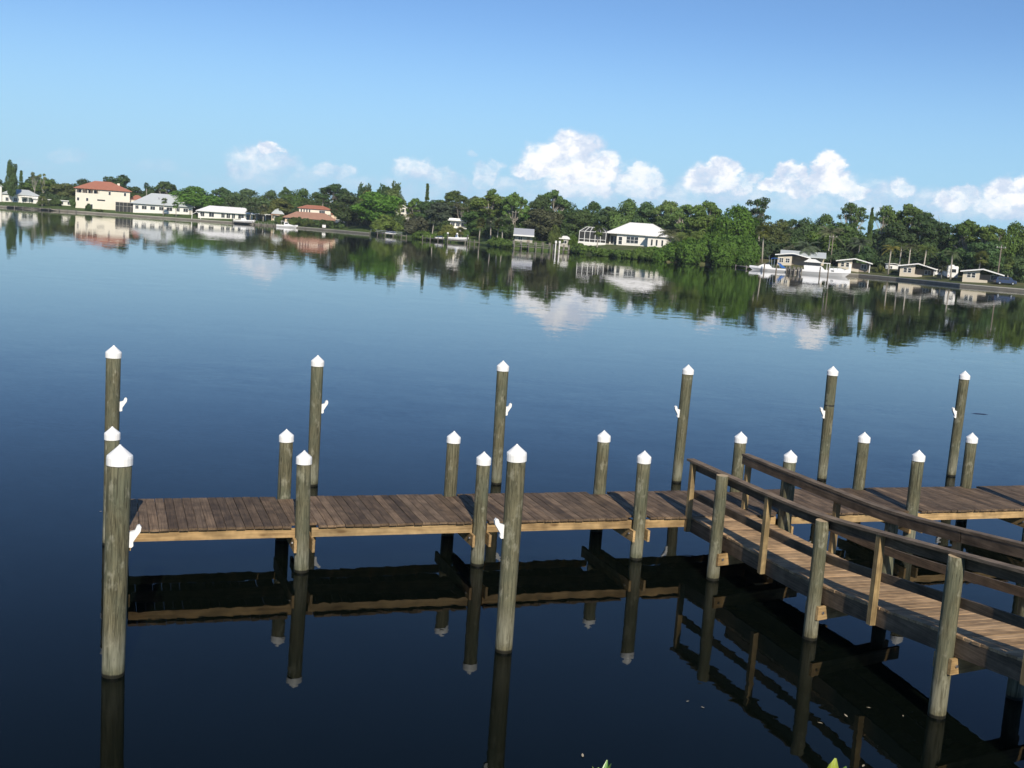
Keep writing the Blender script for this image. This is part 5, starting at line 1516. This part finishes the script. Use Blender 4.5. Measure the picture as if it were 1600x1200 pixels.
boxes(t, 'body', M['whitepaint'], [(-.65, .65, -.35, .35, .1, 1.0)]); boxes(t, 'lid', M['whitepaint'], [(-.7, .7, -.4, .4, 1.003, 1.12)])
boxes(t, 'foot', M['greywall'], [(-.55, -.4, -.3, .3, 0, .098), (.4, .55, -.3, .3, 0, .098)])
for px_, lab in (((9.66, 322.86), 'white topped tall post at the jetty landing'), ((10.75, 322.97), 'second white post at the jetty landing beside the taller one')):
    mb = MB(); mb.tube([(0, 0, -1.5), (0, 0, 2.9)], .16, 8); t = mb.build('lift_post', M['whitepaint'], loc=(*px_, 0)); tag(t, lab, 'post', 'white posts at the jetty')
    mb = MB(); mb.tube([(0, 0, 2.4), (0, 0, 3.1)], .3, 10); mb.build('motor_housing', M['whitepaint'], t)

# ------------------------------------------------------------------ close by: shrub tips at the water's edge, litter on the water
def leaf_mesh(L, w, fold, curl):
    mb = MB(); n = 8; vs, fs = [], []
    for i in range(n + 1):
        f = i / n; ww = w / 2 * math.sin(math.pi * min(.97, f ** .8 * .94 + .05)) ** .8
        z = curl * f * f * L
        vs += [(-ww, f * L, z + fold * ww), (0, f * L, z), (ww, f * L, z + fold * ww)]
    for i in range(n):
        for k in (0, 1): fs.append((i * 3 + k, i * 3 + k + 1, i * 3 + k + 4, i * 3 + k + 3))
    return mb.add(vs, fs)


LM, lt_, lb_ = new_mat('fresh_leaf')
o_ = lt_.n('ShaderNodeTexCoord').outputs['Object']
sx = lt_.n('ShaderNodeSeparateXYZ'); lt_.put(sx.inputs[0], o_)
rib = lt_.ramp(lt_.math('ABSOLUTE', sx.outputs[0]), 0.0012, 0.004, 1, 0)
ve = lt_.noise(lt_.scale(o_, (60, 60, 60)), 1.0, 3)
oi_ = lt_.n('ShaderNodeObjectInfo')
cc = lt_.mix(lt_.ramp(ve, .3, .7, 0, .5), oi_.outputs['Color'], lt_.mix(1.0, oi_.outputs['Color'], (.6, .8, .6, 1), 'MULTIPLY'))
cc = lt_.mix(lt_.math('MULTIPLY', rib, .5), cc, (.45, .5, .22, 1))
lt_.put(lb_.inputs['Base Color'], cc); lb_.inputs['Roughness'].default_value = .35
LEAF = [leaf_mesh(.19, .085, .35, .15).mesh('leaf', True), leaf_mesh(.16, .05, .5, -.1).mesh('leaf', True)]
for l_ in LEAF: l_.materials.append(LM)


def shrub(label, x, y, ztop, seed, pal):
    rr = random.Random(seed)
    t = thing('shrub', label, 'shrub', (x, y, .7), 0)
    h = ztop - .7 - .14
    mb = MB(); mb.tube([(0.15, 0.1, -.3), (.05, .05, h * .5), (0, 0, h)], [.035, .022, .010], 7); st = mb.build('stem', M['bark'], t, True)
    for k in range(30):
        tip = k < 11
        zz = h - (rr.uniform(0, .05) if tip else rr.uniform(.1, .9)); a = k * 2.4 + rr.uniform(-.3, .3)
        if tip: el = rr.uniform(.75, 1.35)
        else: el = rr.uniform(.1, .8)
        off = 0.0 if tip else rr.uniform(.02, .15)
        o = put('leaf', LEAF[0 if rr.random() < .55 else 1], t, (off * math.cos(a), off * math.sin(a), zz))
        d = Vector((math.cos(a) * math.cos(el), math.sin(a) * math.cos(el), math.sin(el)))
        o.rotation_euler = d.to_track_quat('Y', 'Z').to_euler()
        s = rr.uniform(.75, 1.1); o.scale = (s, s, s)
        c = pal[rr.randrange(len(pal))]; o.color = (*c, 1)


shrub('bright leafed shrub tip at the bottom edge, left one', 0.731, 6.559, 2.615, 21, [(.10, .24, .05), (.22, .30, .05), (.07, .17, .05)])
shrub('yellow green leafed shrub tip at the bottom edge below the walkway', 2.225, 6.848, 2.559, 35, [(.38, .42, .06), (.16, .30, .05), (.08, .19, .05)])
fl = []
for v_ in range(3):
    m_ = leaf_mesh(.09, .028, .25, .06).mesh('floating_leaf', True); m_.materials.append(M['drift']); fl.append(m_)
for k, (x_, y_, s_, lab_) in enumerate([(1.09, 11.99, 0.9, 'pale dry leaf afloat just left of the left shrub tip'), (4.16, 13.35, 0.7, 'white speck of leaf afloat above the right shrub tip, near a reflected post'), (4.36, 12.29, 0.9, 'pale leaf at the bottom edge right of the right shrub tip'), (2.68, 13.6, 0.6, 'dry leaf afloat left of the reflected handrail, right one of two'), (2.51, 13.73, 0.5, 'dry leaf afloat left of the reflected handrail, left one of two'), (4.54, 13.6, 0.9, 'brownish leaf afloat over the reflection of the walkway, left of centre'), (4.94, 13.94, 0.6, 'small leaf afloat between the two middle walkway piles'), (5.31, 13.78, 0.6, 'small leaf afloat nearest the last walkway pile'), (-6.31, 17.39, 0.7, 'speck of leaf beside the thick foreground pile, lower one'), (-7.61, 20.65, 0.6, 'speck of leaf beside the thick foreground pile, at deck height')]):
    o = put('floating_leaf', fl[k % 3], None, (x_, y_, .008), (0, 0, k * 1.3)); o.scale = (s_, s_, s_)
    tag(o, lab_, 'leaf', 'dry leaves floating near the walkway')
mb = MB(); mb.tube([(-.45, 0, -.03), (-.1, .06, .003), (.2, .03, .005), (.5, -.07, -.03)], [.015, .022, .02, .01], 6)
tag(mb.build('floating_branch', M['navy'], loc=(*(18.04, 42.95), 0)), 'thin dark branch afloat right of the last tall pile', 'branch')
